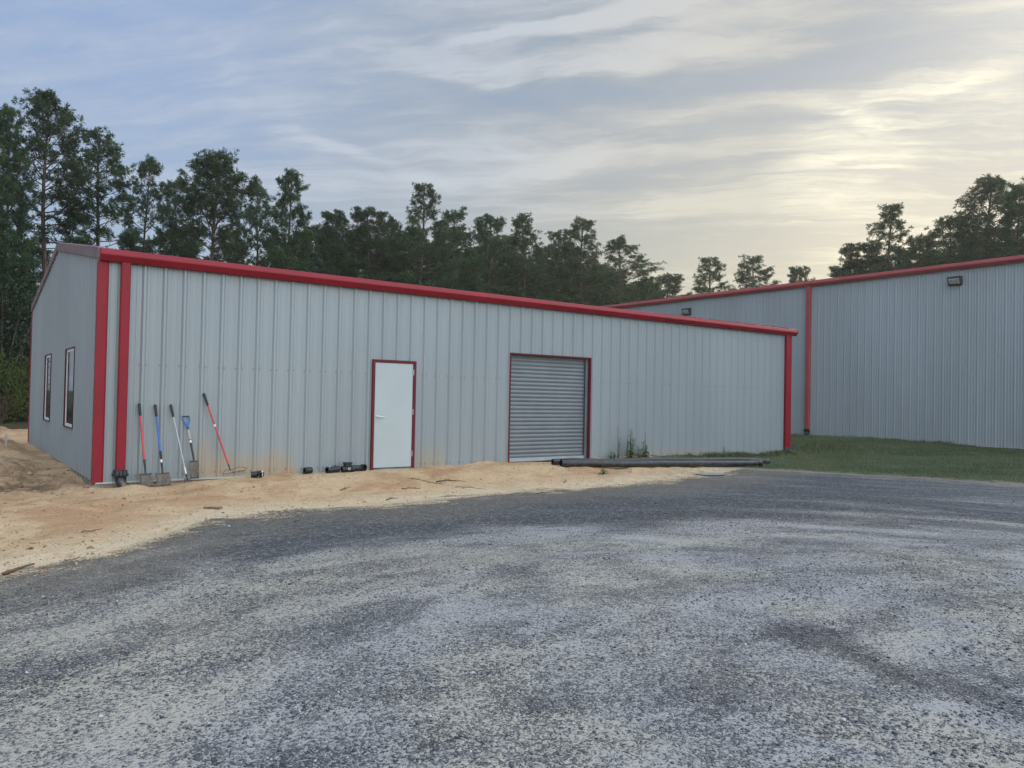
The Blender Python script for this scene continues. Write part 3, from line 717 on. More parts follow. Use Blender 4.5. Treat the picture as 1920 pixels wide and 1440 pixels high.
# 5 bow rake
a, b = toolpos(382, 738, 432, 882, -.30)
o, T, _ = shaft_tool('bow_rake', 'red-handled bow rake leaning at a slant with its wire tines facing out', 'rake', a, b,
    [('grip', 0, .155, .021, .017, M['grip']), ('shaft', .155, .92, .0150, .0150, M['redshaft']), ('socket', .92, 1.0, .014, .010, M['darksteel'])])
mb = MB()
c = T*.60; mb.tube([c, T*.57], .0162, 10); mb.build('label_band', M['sticker'], o, 'auto')
mb = MB(); hd_a = Vector((-.19, -.22, -.035)); hd_b = Vector((.21, -.05, -.005)); up_ = Vector((0, 0, 1))
e1 = Vector((-.10, -.10, .03)); e2 = Vector((.23, .06, .04))
mb.tube([(0, 0, .02), (0, 0, 0), (-.05, -.05, .015), e1, hd_a], .0042, 6); mb.tube([(0, 0, 0), (.08, .0, .03), (.17, .05, .05), e2, (.27, .0, .03), hd_b], .0042, 6)
bow = mb.build('bow', M['darksteel'], o, True)
mb = MB(); mb.tube([hd_b+Vector((.02, .01, 0)), lerp(hd_a, hd_b, .42)], .006, 6); mb.tube([hd_a, lerp(hd_a, hd_b, .42)], .0035, 6)
for k in range(14):
    p = lerp(hd_a, hd_b, k/13); mb.tube([p, p+Vector((.012, -.02, -.035)), p+Vector((.014, -.028, -.05))], [.0035, .003, .002], 5)
mb.build('tines', M['darksteel'], o, True)

# ================================================================== black plastic fittings along the wall
def fit(name, pos, label, cat='pipe fitting', group='black pipe fittings by the wall'):
    return empty(name, pos, label, cat, group)
def W(u, v, y=-.16):
    r = ray(u, v); x_ = float((CAM+r*((y-CAM[1])/r[1]))[0]); return Vector((x_, y, float(height(x_, y))+.004))
def ribbed(mb, a, b, r, ri, nr=5):
    a, b = Vector(a), Vector(b); d = b-a; pts = [a, a+d*.001]
    mb.pipe([a, lerp(a, b, .5), b], r, ri, 18)
    for k in range(nr):
        t = (k+.5)/nr; mb.pipe([lerp(a, b, t-.03), lerp(a, b, t+.03)], r*1.07, r*.99, 18)
    return mb
p = W(577, 881); o = fit('pipe_coupling', p, 'single short black pipe coupling lying alone left of the door'); m_ = MB()
ribbed(m_, (-.065, -.01, .055), (.075, .01, .055), .055, .045, 2).build('sleeve', M['blackplastic'], o, 'auto')
mb = MB(); mb.box(-.085, -.04, -.03, .03, -.004, .02); mb.build('lip', M['blackplastic'], o)
# the dirty fitting near the rake
p = W(480, 890, -.24); o = fit('pipe_elbow', p, 'dusty black elbow fitting lying on sand right of the bow rake'); m_ = MB()
m_.pipe([(-.08, .02, .05), (-.02, .0, .055), (.03, -.01, .06), (.06, -.05, .062)], .052, .042, 16); m_.pipe([(.055, -.045, .062), (.075, -.075, .062)], .062, .044, 16)
m_.build('elbow', M['blackplastic'], o, 'auto')
mb = MB(); mb.tube([(.02, -.062, .0), (.02, -.066, .055), (.05, -.05, .10)], .007, 6); mb.tube([(.085, -.06, .0), (.095, -.06, .10)], .007, 6); mb.tube([(.03, -.08, .09), (.10, -.07, .115)], .010, 6)
mb.build('clip', M['sticker'], o, True)
# tee cluster
p = W(626, 881, -.17); o = fit('pipe_wye', p, 'long black wye fitting with flared left end lying on sand by the wall'); m_ = MB()
m_.pipe([(-.13, -.02, .045), (-.08, -.01, .048), (0, .0, .058), (.10, .01, .062)], [.052, .050, .060, .060] and .056, .046, 18)
m_.pipe([(-.145, -.022, .046), (-.11, -.016, .047)], .064, .048, 18); m_.tube([(-.06, 0, .07), (.04, 0, .112)], [.018, .028], 10)
m_.build('body', M['blackplastic'], o, 'auto'); mb = MB(); mb.box(-.105, -.085, -.03, .0, .10, .113); mb.build('sticker', M['sticker'], o)
p = W(652, 879, -.20); o = fit('pipe_tee', p, 'black tee fitting with square upright outlet and small pale label'); m_ = MB()
m_.pipe([(-.12, 0, .055), (.10, 0, .055)], .055, .045, 18); m_.pipe([(.07, 0, .055), (.12, 0, .055)], .064, .046, 18)
m_.box(-.065, .055, -.05, .05, .09, .168); m_.box(-.075, .065, -.06, .06, .150, .176); m_.build('body', M['blackplastic'], o, 'auto')
mb = MB()
for a_, b_ in ((-.02, .045), (.008, .045), (-.02, .068), (.008, .068)): mb.box(a_, a_+.016, -.060, -.054, b_, b_+.013)
mb.build('label_marks', M['sticker'], o)
p = W(674, 879, -.19); o = fit('pipe_coupling', p, 'black pipe coupling with its open round mouth turned to the viewer, nearest the white door'); m_ = MB()
ribbed(m_, (-.10, .02, .055), (.035, .0, .055), .052, .043, 2); m_.pipe([(.062, .0, .062), (.085, -.05, .062)], .066, .054, 20)
m_.build('sleeve', M['blackplastic'], o, 'auto')
mb = MB(); mb.pipe([(.045, .03, .06), (.065, -.002, .06)], .060, .035, 16); mb.build('mouth', M['blackplastic'], o, 'auto')

# ================================================================== long black pipes
def longpipe(u0, v0, u1, v1, r, label, bow, sleeve=False, dz=0.0, name='drain_pipe'):
    a, b = G(u0, v0), G(u1, v1); a.z = gnd(a.x, a.y)+r+dz; b.z = gnd(b.x, b.y)+r+dz
    d = b-a; n_ = Vector((d.y, -d.x, 0)).normalized(); pts = []
    for k in range(25):
        t = k/24; p = lerp(a, b, t)+n_*(bow*4*t*(1-t)+.03*math.sin(t*7)); p.z = max(p.z, gnd(p.x, p.y)+r*.85); pts.append(p)
    for _ in range(4):
        for k in range(1, 24): pts[k].z = max(pts[k].z, (pts[k-1].z+pts[k+1].z)/2)
    o = empty(name, (a.x, a.y, a.z-r), label, 'pipe', 'long black pipes on the ground'); L = [p-Vector(o.location) for p in pts]
    m_ = MB(); m_.pipe(L, r, r*.86, 20); pb = m_.build('pipe_body', M['blackpipe'], o, 'auto')
    if sleeve:
        m_ = MB(); m_.pipe([L[0]-(L[1]-L[0])*.3, lerp(L[0], L[1], .1), lerp(L[0], L[1], .9)], r*1.16, r*.9, 20); m_.build('bell_end', M['blackpipe'], o, 'auto')
    m_ = MB(); e = L[-1]; dd = (L[-1]-L[-2]).normalized(); m_.pipe([e-dd*.03, e+dd*.10], r*1.13, r*.9, 20); m_.build('end_collar', M['blackpipe'], o, 'auto')
    return o
longpipe(1036, 869.5, 1434, 868.5, .062, 'thinner black pipe whose open left end sticks out before the roll-up door, lying rearmost', .02, dz=.0)
longpipe(1058, 871.5, 1420, 873.5, .078, 'thick black pipe with belled left end bowing toward the gravel, lying foremost', .20, True)

# ================================================================== puddle
c = G(1330, 885); mb = MB(); vs = [(0, 0, 0)]
n_ = 40
ctr = Vector((c.x, c.y, c.z+.004))
vs = [ctr]+[Vector((c.x+math.cos(2*PI*k/n_)*.62*(1+.14*math.sin(3*2*PI*k/n_+1)+.07*math.sin(7*2*PI*k/n_)), c.y+math.sin(2*PI*k/n_)*.42*(1+.12*math.sin(2*2*PI*k/n_)), c.z+.004)) for k in range(n_)]
mb.add(vs, [(0, 1+k, 1+(k+1) % n_) for k in range(n_)])
m, n, b = material('shallow_water'); b.inputs['Base Color'].default_value = (.27, .285, .29, 1); b.inputs['Roughness'].default_value = .3
n.put(b.inputs['Normal'], n.bump(n.noise(n.obj(), 12, 2, .5), .05, .01))
tag(mb.build('puddle', m), 'shallow puddle of water by the black pipes', None, None, 'structure')

# ================================================================== sticks and scraps
def stick(u, v, L, ang, label, r=.008, twigs=2, name='fallen_stick', mat='stick', bend=.06, cat='stick'):
    p = G(u, v); o = empty(name, p, label, cat, 'sticks and scraps lying on the sand'); m_ = MB(); rr = random.Random(u*31+v)
    d = Vector((math.cos(ang), math.sin(ang), 0)); nn_ = Vector((-d.y, d.x, 0)); pts = []
    for k in range(9):
        t = k/8-.5; q = d*(t*L)+nn_*(bend*L*math.sin(t*4+rr.random())+rr.uniform(-.01, .01)*L)
        q.z = gnd(p.x+q.x, p.y+q.y)-p.z+r*.8+.01*abs(math.sin(k*1.7)); pts.append(q)
    m_.tube(pts, [r*(1.1-.08*k) for k in range(9)], 7); bd_ = m_.build('branch', M[mat], o, True)
    if twigs:
        m_ = MB()
        for k in range(twigs):
            q = pts[2+k % 6]; s = rr.choice((-1, 1)); e = q+d*(L*.16)+nn_*(s*L*rr.uniform(.1, .2)); e.z = gnd(p.x+e.x, p.y+e.y)-p.z+.012
            mm = lerp(q, e, .5)+Vector((0, 0, .02)); m_.tube([q, mm, e], [r*.6, r*.45, r*.25], 5)
        m_.build('twigs', M[mat], o, True)
    return o
stick(36, 1070, .36, .75, 'short thick dark stick at the left edge of the sand near the gravel', .016, 0)
stick(172, 998, .30, .62, 'thin pale-brown stick on the cream sand left of centre', .006, 0)
stick(845, 906, .55, -.45, 'longest dark twig right of the white door on the sand', .010, 3)
stick(800, 912, .60, -.95, 'wispy forked twig below the white door with curled ends', .006, 6)
stick(770, 918, .35, -.2, 'small pile of crossed twigs at the gravel side of the door', .006, 6)
stick(880, 915, .50, -.95, 'slender arching twig between the door and the roll-up door', .005, 3)
stick(648, 902, .25, .3, 'small hooked twig below the black fittings', .006, 3)
stick(735, 936, .24, .1, 'short dark twig where sand meets dark gravel below the door', .007, 2)
stick(1020, 925, .3, -.2, 'flattened twig at the gravel edge below the roll-up door', .006, 2)
stick(558, 978, .14, .5, 'single dark chip of wood lying on the dark gravel', .008, 0)
p = G(400, 953); o = empty('board_scrap', p, 'flat reddish-brown scrap of board on sand at the gravel edge', 'wood scrap', 'sticks and scraps lying on the sand')
mb = MB(); mb.prism([(-.12, -.022), (.09, -.028), (.125, -.005), (.10, .024), (-.10, .022), (-.13, .004)], lambda q, t: (q[0]*.85+q[1]*.5, -q[0]*.5+q[1]*.85, t), .0, .020); mb.build('board', M['lumber'], o, False, .003)
# small wooden stake at far left
p = G(11, 836); o = empty('survey_stake', p, 'small pale wooden stake standing in dirt at the far left', 'stake')
mb = MB(); mb.box(-.022, .022, -.012, .012, -.15, .27); mb.add([(-.022, -.012, .27), (.022, -.012, .27), (.022, .012, .27), (-.022, .012, .27), (0, 0, .30)], [(0, 1, 4), (1, 2, 4), (2, 3, 4), (3, 0, 4)])
mb.build('post', M['woodshaft'], o)
# clods and stones on the sand (uncountable)
def rocks(name, pts, size, mat, label, flat=.6):
    base = np.array([(1, 0, 0), (-1, 0, 0), (0, 1, 0), (0, -1, 0), (0, 0, 1), (0, 0, -1)], float)
    tri = np.array([(0, 2, 4), (2, 1, 4), (1, 3, 4), (3, 0, 4), (2, 0, 5), (1, 2, 5), (3, 1, 5), (0, 3, 5)])
    n_ = len(pts); s = size*RNG.uniform(.6, 1.3, (n_, 6, 1)); v = base[None]*s
    v = v+RNG.normal(0, 1, v.shape)*size[:, :1, :]*.16 if v.ndim == 3 else v
    a = RNG.uniform(0, 2*PI, n_); c_, s_ = np.cos(a)[:, None], np.sin(a)[:, None]
    x = v[..., 0]*c_-v[..., 1]*s_; y = v[..., 0]*s_+v[..., 1]*c_; zz = v[..., 2]*flat+v[..., 0]*RNG.uniform(-.3, .3, (n_, 1))
    V = np.stack([x, y, zz], -1)+pts[:, None, :]
    Fv = (tri[None]+np.arange(n_)[:, None, None]*6).reshape(-1, 3)
    me = np_mesh(name, V.reshape(-1, 3), Fv); attr(me, 'tint', np.repeat(RNG.random(n_), 6))
    return tag(link_mesh(name, me, mat), label, None, None, 'stuff')
def stone_mat(name, ca, cb, cc):
    m, n, b = material(name); t = n.attr('tint')
    c = n.mix(n.ss(0, .85, t), ca, cb); c = n.mix(n.ss(.90, .97, t), c, cc)
    n.put(b.inputs['Base Color'], c); b.inputs['Roughness'].default_value = .8; b.inputs['Specular IOR Level'].default_value = .3; return m
M['stone'] = stone_mat('crushed_stone', (.050, .055, .068), (.19, .195, .21), (.46, .47, .48))
M['clod'] = stone_mat('sand_clods', (.24, .15, .09), (.44, .31, .19), (.11, .08, .055))
def scatter_view(n_, umin, umax, vmin, vmax, mask):
    u = RNG.uniform(umin, umax, n_); v = vmin+(vmax-vmin)*RNG.random(n_)
    D = (RM@np.stack([u-CX, v-CY, np.full(n_, F)])).T; z = np.full(n_, -.14)
    for _ in range(5):
        t = (z-CAM[2])/D[:, 2]; P_ = CAM+D*t[:, None]; z = height(P_[:, 0], P_[:, 1])
    P_[:, 2] = z; return P_[mask(P_[:, 0], P_[:, 1])], t
P_, t_ = scatter_view(42000, -150, 2070, 940, 1560, lambda x, y: (sand_sd(x, y) < -.1) & (lawn_sd(x, y) < -.2))
keep = RNG.random(len(P_)) < np.clip(.35+1.3*fbm((P_[:, 0]*.97+P_[:, 1]*-.24)*.45, (P_[:, 1]*.97+P_[:, 0]*.24)*1.5, 4)*1.4, .06, 1); P_ = P_[keep]
dd = np.linalg.norm(P_-CAM, axis=1); sz = (RNG.lognormal(0, .45, len(P_))*.0043+.0005*dd)[:, None, None]; sz = np.clip(sz, .002, .022); P_[:, 2] += sz[:, 0, 0]*.25
rocks('loose_gravel', P_, sz, M['stone'], 'loose crushed stones scattered over the yard')
P_, t_ = scatter_view(9000, -100, 1330, 850, 1130, lambda x, y: (sand_sd(x, y) > -.15) & ((y < -.08) | (x < -.1)) & (x < 13))
sz = np.clip(RNG.lognormal(0, .55, len(P_))*.0075, .004, .035)[:, None, None]; P_[:, 2] += sz[:, 0, 0]*.1
rocks('sand_clods', P_, sz, M['clod'], 'small clods and bits of bark over the sand')
# bigger rough clods at the washed-out corner
n_ = 420; P_ = np.stack([RNG.normal(-1.7, 1.1, n_), RNG.normal(.9, 1.2, n_), np.zeros(n_)], -1); P_ = P_[(P_[:, 0] < -.08)]; P_[:, 2] = height(P_[:, 0], P_[:, 1])+.004
rocks('dirt_clods', P_, np.clip(RNG.lognormal(0, .5, len(P_))*.022, .01, .07)[:, None, None], M['clod'], 'rough dirt lumps around the washed-out corner')

# ================================================================== grass
def blades(name, P0, h, w, lean, label, mat=M['grassblade'], tint=None, kind='stuff', parent=None):
    n_ = len(P0); a = RNG.uniform(0, 2*PI, n_); h = h*RNG.uniform(.5, 1.3, n_)
    dx, dy = np.cos(a), np.sin(a); b_ = RNG.uniform(0, 2*PI, n_); lx, ly = np.cos(b_)*lean*h*RNG.random(n_), np.sin(b_)*lean*h*RNG.random(n_)
    V = np.zeros((n_, 5, 3))
    V[:, 0] = P0-np.stack([dx*w, dy*w, dx*0], -1); V[:, 1] = P0+np.stack([dx*w, dy*w, dx*0], -1)
    mid = P0+np.stack([lx*.35, ly*.35, h*.6], -1); V[:, 2] = mid+np.stack([dx*w*.7, dy*w*.7, dx*0], -1); V[:, 3] = mid-np.stack([dx*w*.7, dy*w*.7, dx*0], -1)
    V[:, 4] = P0+np.stack([lx, ly, h*(1-.25*lean*RNG.random(n_))], -1)
    base = np.arange(n_)[:, None]*5; T1 = base+np.array([[0, 1, 2]]); T2 = base+np.array([[0, 2, 3]]); T3 = base+np.array([[3, 2, 4]])
    me = np_mesh(name, V.reshape(-1, 3), np.concatenate([T1, T2, T3])); tt = RNG.random(n_)**1.6 if tint is None else tint
    attr(me, 'tint', np.repeat(tt, 5)); return tag(link_mesh(name, me, mat, parent), label, None, None, kind)
n_ = 150000; q = RNG.random(n_); Xg = 12+17*RNG.random(n_)**1.0; Yg = RNG.uniform(-15, 9, n_)
ok = (lawn_sd(Xg, Yg)+.35*fbm(Xg*1.6, Yg*1.6, 3) > RNG.uniform(0, .7, n_)) & ~((Xg < LB+.1) & (Yg > -.06)) & (Xg < XB-.06)
dens = fbm(Xg*.9, Yg*.9, 3); ok &= RNG.random(n_) < np.clip(.75+1.2*dens, .12, 1)
Pg = np.stack([Xg, Yg, height(Xg, Yg)-.005], -1)[ok]
hh_ = .055+.05*np.exp(-(np.abs(Pg[:, 0]-XB)/.35))+.05*sst(.3, -.1, lawn_sd(Pg[:, 0], Pg[:, 1])-.1)
hh_ = hh_*(1+.6*fbm(Pg[:, 0]*2, Pg[:, 1]*2, 2))
blades('lawn_grass', Pg, hh_, .007, .8, 'short green grass growing on the lawn', tint=np.clip(RNG.random(len(Pg))*.5+.22+1.0*fbm(Pg[:, 0]*.6, Pg[:, 1]*.6, 3)+.35*sst(1.2, .0, lawn_sd(Pg[:, 0], Pg[:, 1])), 0, 1))
# taller grass along the foot of the wall and round the pipes' far end
n_ = 7000; Xg = RNG.uniform(11.0, 18.2, n_); Yg = -.06-np.abs(RNG.normal(0, .22, n_)); ok = RNG.random(n_) < np.clip(-.15+.14*(Xg-11.5)+1.0*fbm(Xg*1.5, Yg, 2), .0, .95)
Pg = np.stack([Xg, Yg, height(Xg, Yg)-.005], -1)[ok]
blades('wall_foot_grass', Pg, .11, .006, .8, 'taller tufty grass along the foot of the low building', tint=np.clip(RNG.random(len(Pg))*.9, 0, 1))
n_ = 2500; Xg = RNG.normal(20.4, .8, n_); Yg = RNG.normal(.3, .9, n_); ok = ~((Xg < LB+.1) & (Yg > -.1)); Pg = np.stack([Xg, Yg, height(Xg, Yg)], -1)[ok]
blades('mound_grass', Pg, .13, .008, .9, 'rough grass on the low mound between the buildings', tint=np.clip(RNG.random(len(Pg))*.8, 0, 1))

# ================================================================== weeds
def weed(u, v, hs, label, spread=.12, leaf=.09, seedn=1, base=None, dens=14, heads=False):
    p = G(u, v) if base is None else Vector((base[0], base[1], gnd(*base))); rr = random.Random(seedn)
    o = empty('weed_plant', p, label, 'weed', 'weeds growing by the wall'); st = MB(); V = []; FF = []; tint = []
    for h in hs:
        bx, by = rr.uniform(-spread, spread), rr.uniform(-spread*.5, spread*.5); lean = Vector((rr.uniform(-.14, .14), rr.uniform(-.08, .05), 1))
        pts = [Vector((bx, by, -.02))+lean*(h*t)+Vector((math.sin(t*2.2+rr.random())*.03*h, 0, 0)) for t in (0, .25, .5, .75, 1)]
        st.tube(pts, [.008, .007, .006, .005, .004], 5)
        nl = int(dens*h/.5)+3
        for k in range(nl):
            t = (k+.5)/nl*(.98); i0 = min(3, int(t*4)); q = lerp(pts[i0], pts[i0+1], t*4-i0); a = k*2.4+rr.random(); l = leaf*1.35*(1.1-.6*t)*rr.uniform(.7, 1.3)
            d = Vector((math.cos(a), math.sin(a), rr.uniform(.2, .9))).normalized(); s = Vector((-math.sin(a), math.cos(a), 0))*l*.17
            m1 = q+d*l*.5; e = q+d*l+Vector((0, 0, -l*.45)); b0 = len(V); V += [q, m1+s, e, m1-s]; FF.append((b0, b0+1, b0+2, b0+3)); tint += [rr.random()]*4
        if heads:
            q = pts[-1]
            for k in range(10):
                d = Vector((rr.uniform(-1, 1)*.4, rr.uniform(-.4, .4), rr.uniform(-.2, 1))).normalized(); b0 = len(V); s = Vector((.004, 0, 0)); V += [q, q+d*.03+s, q+d*.05, q+d*.03-s]; FF.append((b0, b0+1, b0+2, b0+3)); tint += [.9]*4
    st.build('stems', M['weed'], o, True)
    me = np_mesh('leaves', np.array([tuple(q) for q in V]), np.array(FF)); attr(me, 'tint', np.array(tint)); link_mesh('leaves', me, M['weed'], o); return o
def wx(u): r = ray(u, 850); return float((CAM+r*((-.22-CAM[1])/r[1]))[0])
weed(0, 0, [.76, .40, .5], 'tall thin weed stem with bent tip behind the pipes, nearest the roll-up door', .05, .05, 3, (wx(1158), -.25), 8, True)
weed(0, 0, [.60, .74, .5, .42], 'tallest bushy green weed against the wall behind the pipes', .07, .12, 4, (wx(1180), -.25), 26)
weed(0, 0, [.58, .42], 'straight narrow weed standing left of the tallest bushy weed', .03, .05, 5, (wx(1171), -.28), 14)
weed(0, 0, [.42, .34, .30, .26, .3], 'low spreading weed clump right of the tallest bushy weed', .16, .12, 6, (wx(1203), -.22), 22)
weed(0, 0, [.24, .2, .18, .16, .15], 'short leafy weed clump at the wall nearest the roll-up door frame', .18, .10, 7, (wx(1146), -.2), 20)
weed(0, 0, [.60], 'faded wispy seed stalk right of the green weeds by the wall', .02, .03, 8, (wx(1214), -.2), 5, True)
weed(1133, 889, [.30, .14, .12, .10, .08], 'small weed tuft growing in sand in front of the pipes', .08, .10, 9, None, 12)
weed(1182, 884, [.12, .08], 'tiny dry sprig in sand before the thick pipe', .03, .05, 10, None, 12)
weed(1060, 905, [.08, .07, .05], 'tiny pale sprout near the gravel edge below the roll-up door', .05, .05, 11, None, 12)
weed(0, 0, [.34, .3, .25, .3, .2], 'leafy weed by the warehouse wall between the two buildings', .30, .16, 12, (27.4, 8.2), 16)
weed(0, 0, [.30, .2, .25], 'thin weed at the right end of the low building wall', .15, .10, 13, (15.1, -.25), 14)

# ================================================================== pines
def pine(seed, H=18.0, cb=.45, RC=2.9, shape='cone', nb=62, tuft=1.0, dead=6, r0=.20):
    rr = np.random.default_rng(seed); rnd = random.Random(seed); wood = MB()
    bend = rr.normal(0, .25, 2); tz = np.linspace(0, 1, 12)
    def tp(t): return Vector((bend[0]*math.sin(t*2.6)*.6+.10*math.sin(t*9+seed), bend[1]*math.sin(t*2.2)*.6+.10*math.cos(t*8+seed), t*H))
    wood.tube([tp(t) for t in tz], [r0*(1.25 if t == 0 else 1)*(1-.88*t**1.15)+.012 for t in tz], 9)
    C = []; S = []
    def prof(q):
        if shape == 'oval': return max(.12, math.sin(PI*min(.97, q*.80+.17)))**.7
        if shape == 'cone': return (1-q)**.5*(.55+.45*min(1, q*5))+.10
        if shape == 'dome': return math.sqrt(max(0, 1-(q*.97)**2.6))*(.55+.45*min(1, q*2.2))+.06
        return (1-q)**.36*(.35+.65*min(1, q*3))*.95+.12
    for k in range(nb):
        q = (k+rnd.random())/nb; q = q**(.62 if shape == 'dome' else .92); t = cb+(.985-cb)*q
        az = k*2.399+rnd.uniform(-.5, .5); L = RC*prof(q)*rnd.choice((.55, .8, .95, 1.0, 1.15, 1.22)); L = max(.5, L)
        el = R_((8 if shape in ('dome', 'oval') else -2)+58*q**1.3+rnd.uniform(-14, 16)); o = tp(t); pts = [o]; d = Vector((math.cos(az)*math.cos(el), math.sin(az)*math.cos(el), math.sin(el)))
        p = o.copy(); ns = 6
        for s in range(ns):
            d = (d+Vector((rnd.uniform(-.13, .13), rnd.uniform(-.13, .13), .07 if s > 1 else -.03))).normalized(); p = p+d*(L/ns); pts.append(p.copy())
        rb = .011+.020*L*(1-q*.3)/1.6
        wood.tube(pts, [rb*(1-.8*s/ns) for s in range(ns+1)], 5, cap=False)
        nsub = int(4+L*2.6)
        for s in range(nsub):
            f = .30+.70*(s+rnd.random())/nsub; i0 = min(ns-1, int(f*ns)); q0 = lerp(pts[i0], pts[i0+1], f*ns-i0)
            sd_ = rnd.choice((-1, 1)); a2 = az+sd_*R_(rnd.uniform(25, 75)); l2 = L*.34*(1.15-f*.5)*rnd.uniform(.6, 1.2)+.18
            dd_ = Vector((math.cos(a2), math.sin(a2), rnd.uniform(.1, .8))).normalized(); e = q0+dd_*l2; md = lerp(q0, e, .5)+Vector((0, 0, -.04*l2))
            wood.tube([q0, md, e], [rb*.42*(1-.5*f)+.004, rb*.3*(1-.5*f)+.003, .003], 3, cap=False)
            nt = max(2, int(l2*5.2*tuft))
            for w in range(nt):
                g = .45+.55*(w+rnd.random())/nt; c_ = lerp(q0, e, g); C.append((c_.x+rnd.gauss(0, .07), c_.y+rnd.gauss(0, .07), c_.z+rnd.gauss(.03, .06))); S.append((dd_.x, dd_.y, dd_.z))
        for w in range(int(3*tuft)+1):
            c_ = lerp(pts[-2], pts[-1], rnd.random()*1.05); C.append((c_.x+rnd.gauss(0, .05), c_.y+rnd.gauss(0, .05), c_.z+.03)); S.append((d.x, d.y, d.z))
    for k in range(12):
        c_ = tp(.985+.02*rnd.random()); C.append((c_.x+rnd.gauss(0, .1), c_.y+rnd.gauss(0, .1), c_.z+rnd.gauss(0, .12))); S.append((0, 0, 1))
    for k in range(dead):
        t = cb*(.55+.45*rnd.random()); az = rnd.uniform(0, 2*PI); o = tp(t); L = rnd.uniform(.4, 1.5)
        e = o+Vector((math.cos(az)*L, math.sin(az)*L, rnd.uniform(-.2, .3)*L)); wood.tube([o, lerp(o, e, .5)+Vector((0, 0, .08)), e], [.02, .014, .005], 4, cap=False)
    C = np.array(C); S = np.array(S); n_ = len(C); m_ = 15
    D = rr.normal(0, 1, (n_, m_, 3)); D /= np.linalg.norm(D, axis=2, keepdims=True); D = D+S[:, None]*.75+np.array([0, 0, .22]); D /= np.linalg.norm(D, axis=2, keepdims=True)
    ln = rr.uniform(.15, .33, (n_, m_, 1)); W = rr.normal(0, 1, (n_, m_, 3)); W = np.cross(D, W); W /= np.linalg.norm(W, axis=2, keepdims=True)
    B = C[:, None]+D*.02; w = .021
    V = np.stack([B-W*w*.6, B+D*ln*.55-W*w, B+D*ln, B+D*ln*.55+W*w], 2).reshape(-1, 3)
    Fq = np.arange(len(V)).reshape(-1, 4)
    me = np_mesh('pine_crown', V, Fq)
    ti = np.clip(.30+.35*(fbm(C[:, 0]*1.3+C[:, 2], C[:, 1]*1.3+C[:, 2]*.7, 2))[:, None]+rr.normal(0, .16, (n_, m_)), 0, 1)
    attr(me, 'tint', np.repeat(ti.ravel(), 4)); me.materials.append(M['needles'])
    mw = bpy.data.meshes.new('pine_trunk'); mw.from_pydata(wood.v, [], wood.f); mw.update(); mw.materials.append(M['bark'])
    mw.polygons.foreach_set('use_smooth', [True]*len(mw.polygons))
    ext = float(np.percentile(np.hypot(C[:, 0], C[:, 1]), 88)); return me, mw, H, ext
KINDS = {
 'tall': pine(1, 18, .50, 2.6, 'oval', 64, .9, 12, .19),
 'sparse': pine(2, 18, .48, 2.4, 'oval', 48, .75, 10, .17),
 'dense': pine(3, 18, .28, 2.7, 'cone', 95, 1.15, 4, .20),
 'dome': pine(4, 18, .48, 3.2, 'dome', 74, .9, 6, .24),
 'full': pine(5, 18, .22, 2.8, 'mid', 105, 1.15, 3, .20),
 'mid': pine(6, 18, .36, 2.6, 'mid', 78, 1.0, 6, .19),
 'cone': pine(7, 18, .34, 2.6, 'cone', 78, .95, 6, .18),
}
rt_ = random.Random(99)
def place_pine(kind, u, vtop, depth, wpx, label, group, lean=0, name='pine_tree'):
    me, mw, H, RC = KINDS[kind]; p = at(u, depth); h = ztop(u, vtop, depth)-p.z; s = h/H; w = (wpx/2)*depth/F/RC*(1.08 if u < 560 else 1.28)
    w = max(.6*s, min(2.3*s, w))
    o = empty(name, p, label, 'tree', group); o.rotation_euler = (R_(rt_.uniform(-1.2, 1.2)), R_(rt_.uniform(-1.2, 1.2)+lean), rt_.uniform(0, 6.28)); o.scale = (w, w, s)
    for nm, d in (('trunk', mw), ('crown', me)):
        c = bpy.data.objects.new(nm, d); COL.objects.link(c); c.parent = o
    return o
GB = 'pines behind the low building'; GR = 'pines behind the warehouse'
FRONT = [
 ('dense', -6, 207, 43, 100, 'dark pine cut off by the left edge of the photo'),
 ('tall', 84, 180, 46, 138, 'tallest sunlit open-crowned pine left of the low building roof'),
 ('mid', 176, 262, 49, 118, 'bushy pine just right of the tallest sunlit pine'),
 ('sparse', 262, 298, 51, 84, 'slim open pine with see-through branches, left of the rounded one'),
 ('mid', 318, 346, 55, 84, 'dark lower pine squeezed against the left side of the round-topped pine'),
 ('dome', 392, 313, 50, 126, 'broad round-topped pine with bare spreading limbs'),
 ('sparse', 470, 347, 56, 82, 'pale-topped pine just right of the round-topped pine'),
 ('dense', 549, 327, 54, 104, 'dense dark cone-shaped pine standing highest left of the white door'),
 ('full', 622, 404, 58, 84, 'low rounded pine right of the dense dark cone-shaped pine'),
 ('full', 682, 400, 60, 96, 'bushy dark pine with flat top above the white door'),
 ('sparse', 728, 411, 62, 62, 'thin see-through pine left of the pointed pine'),
 ('cone', 782, 352, 61, 92, 'pointed pine standing highest right of the white door'),
 ('mid', 845, 401, 63, 82, 'rounded pine just right of the highest pointed pine'),
 ('full', 912, 416, 66, 88, 'bushy pine above the left jamb of the roll-up door'),
 ('cone', 980, 410, 67, 90, 'pine with twin ragged tops above the roll-up door'),
 ('mid', 1034, 445, 70, 70, 'shorter pine left of the pale airy pine'),
 ('cone', 1082, 415, 70, 100, 'pale airy pine with wide arms right of the roll-up door'),
 ('sparse', 1160, 453, 74, 90, 'lone triangular pine at the right end of the tree line'),
 ('full', 1122, 505, 76, 70, 'short dark pine filling the gap before the lone triangular pine'),
 ('full', 1205, 530, 80, 70, 'low pine at the foot of the lone triangular pine'),
]
for k, u, v, d, w, lb in FRONT: place_pine(k, u, v, d, w, lb, GB)
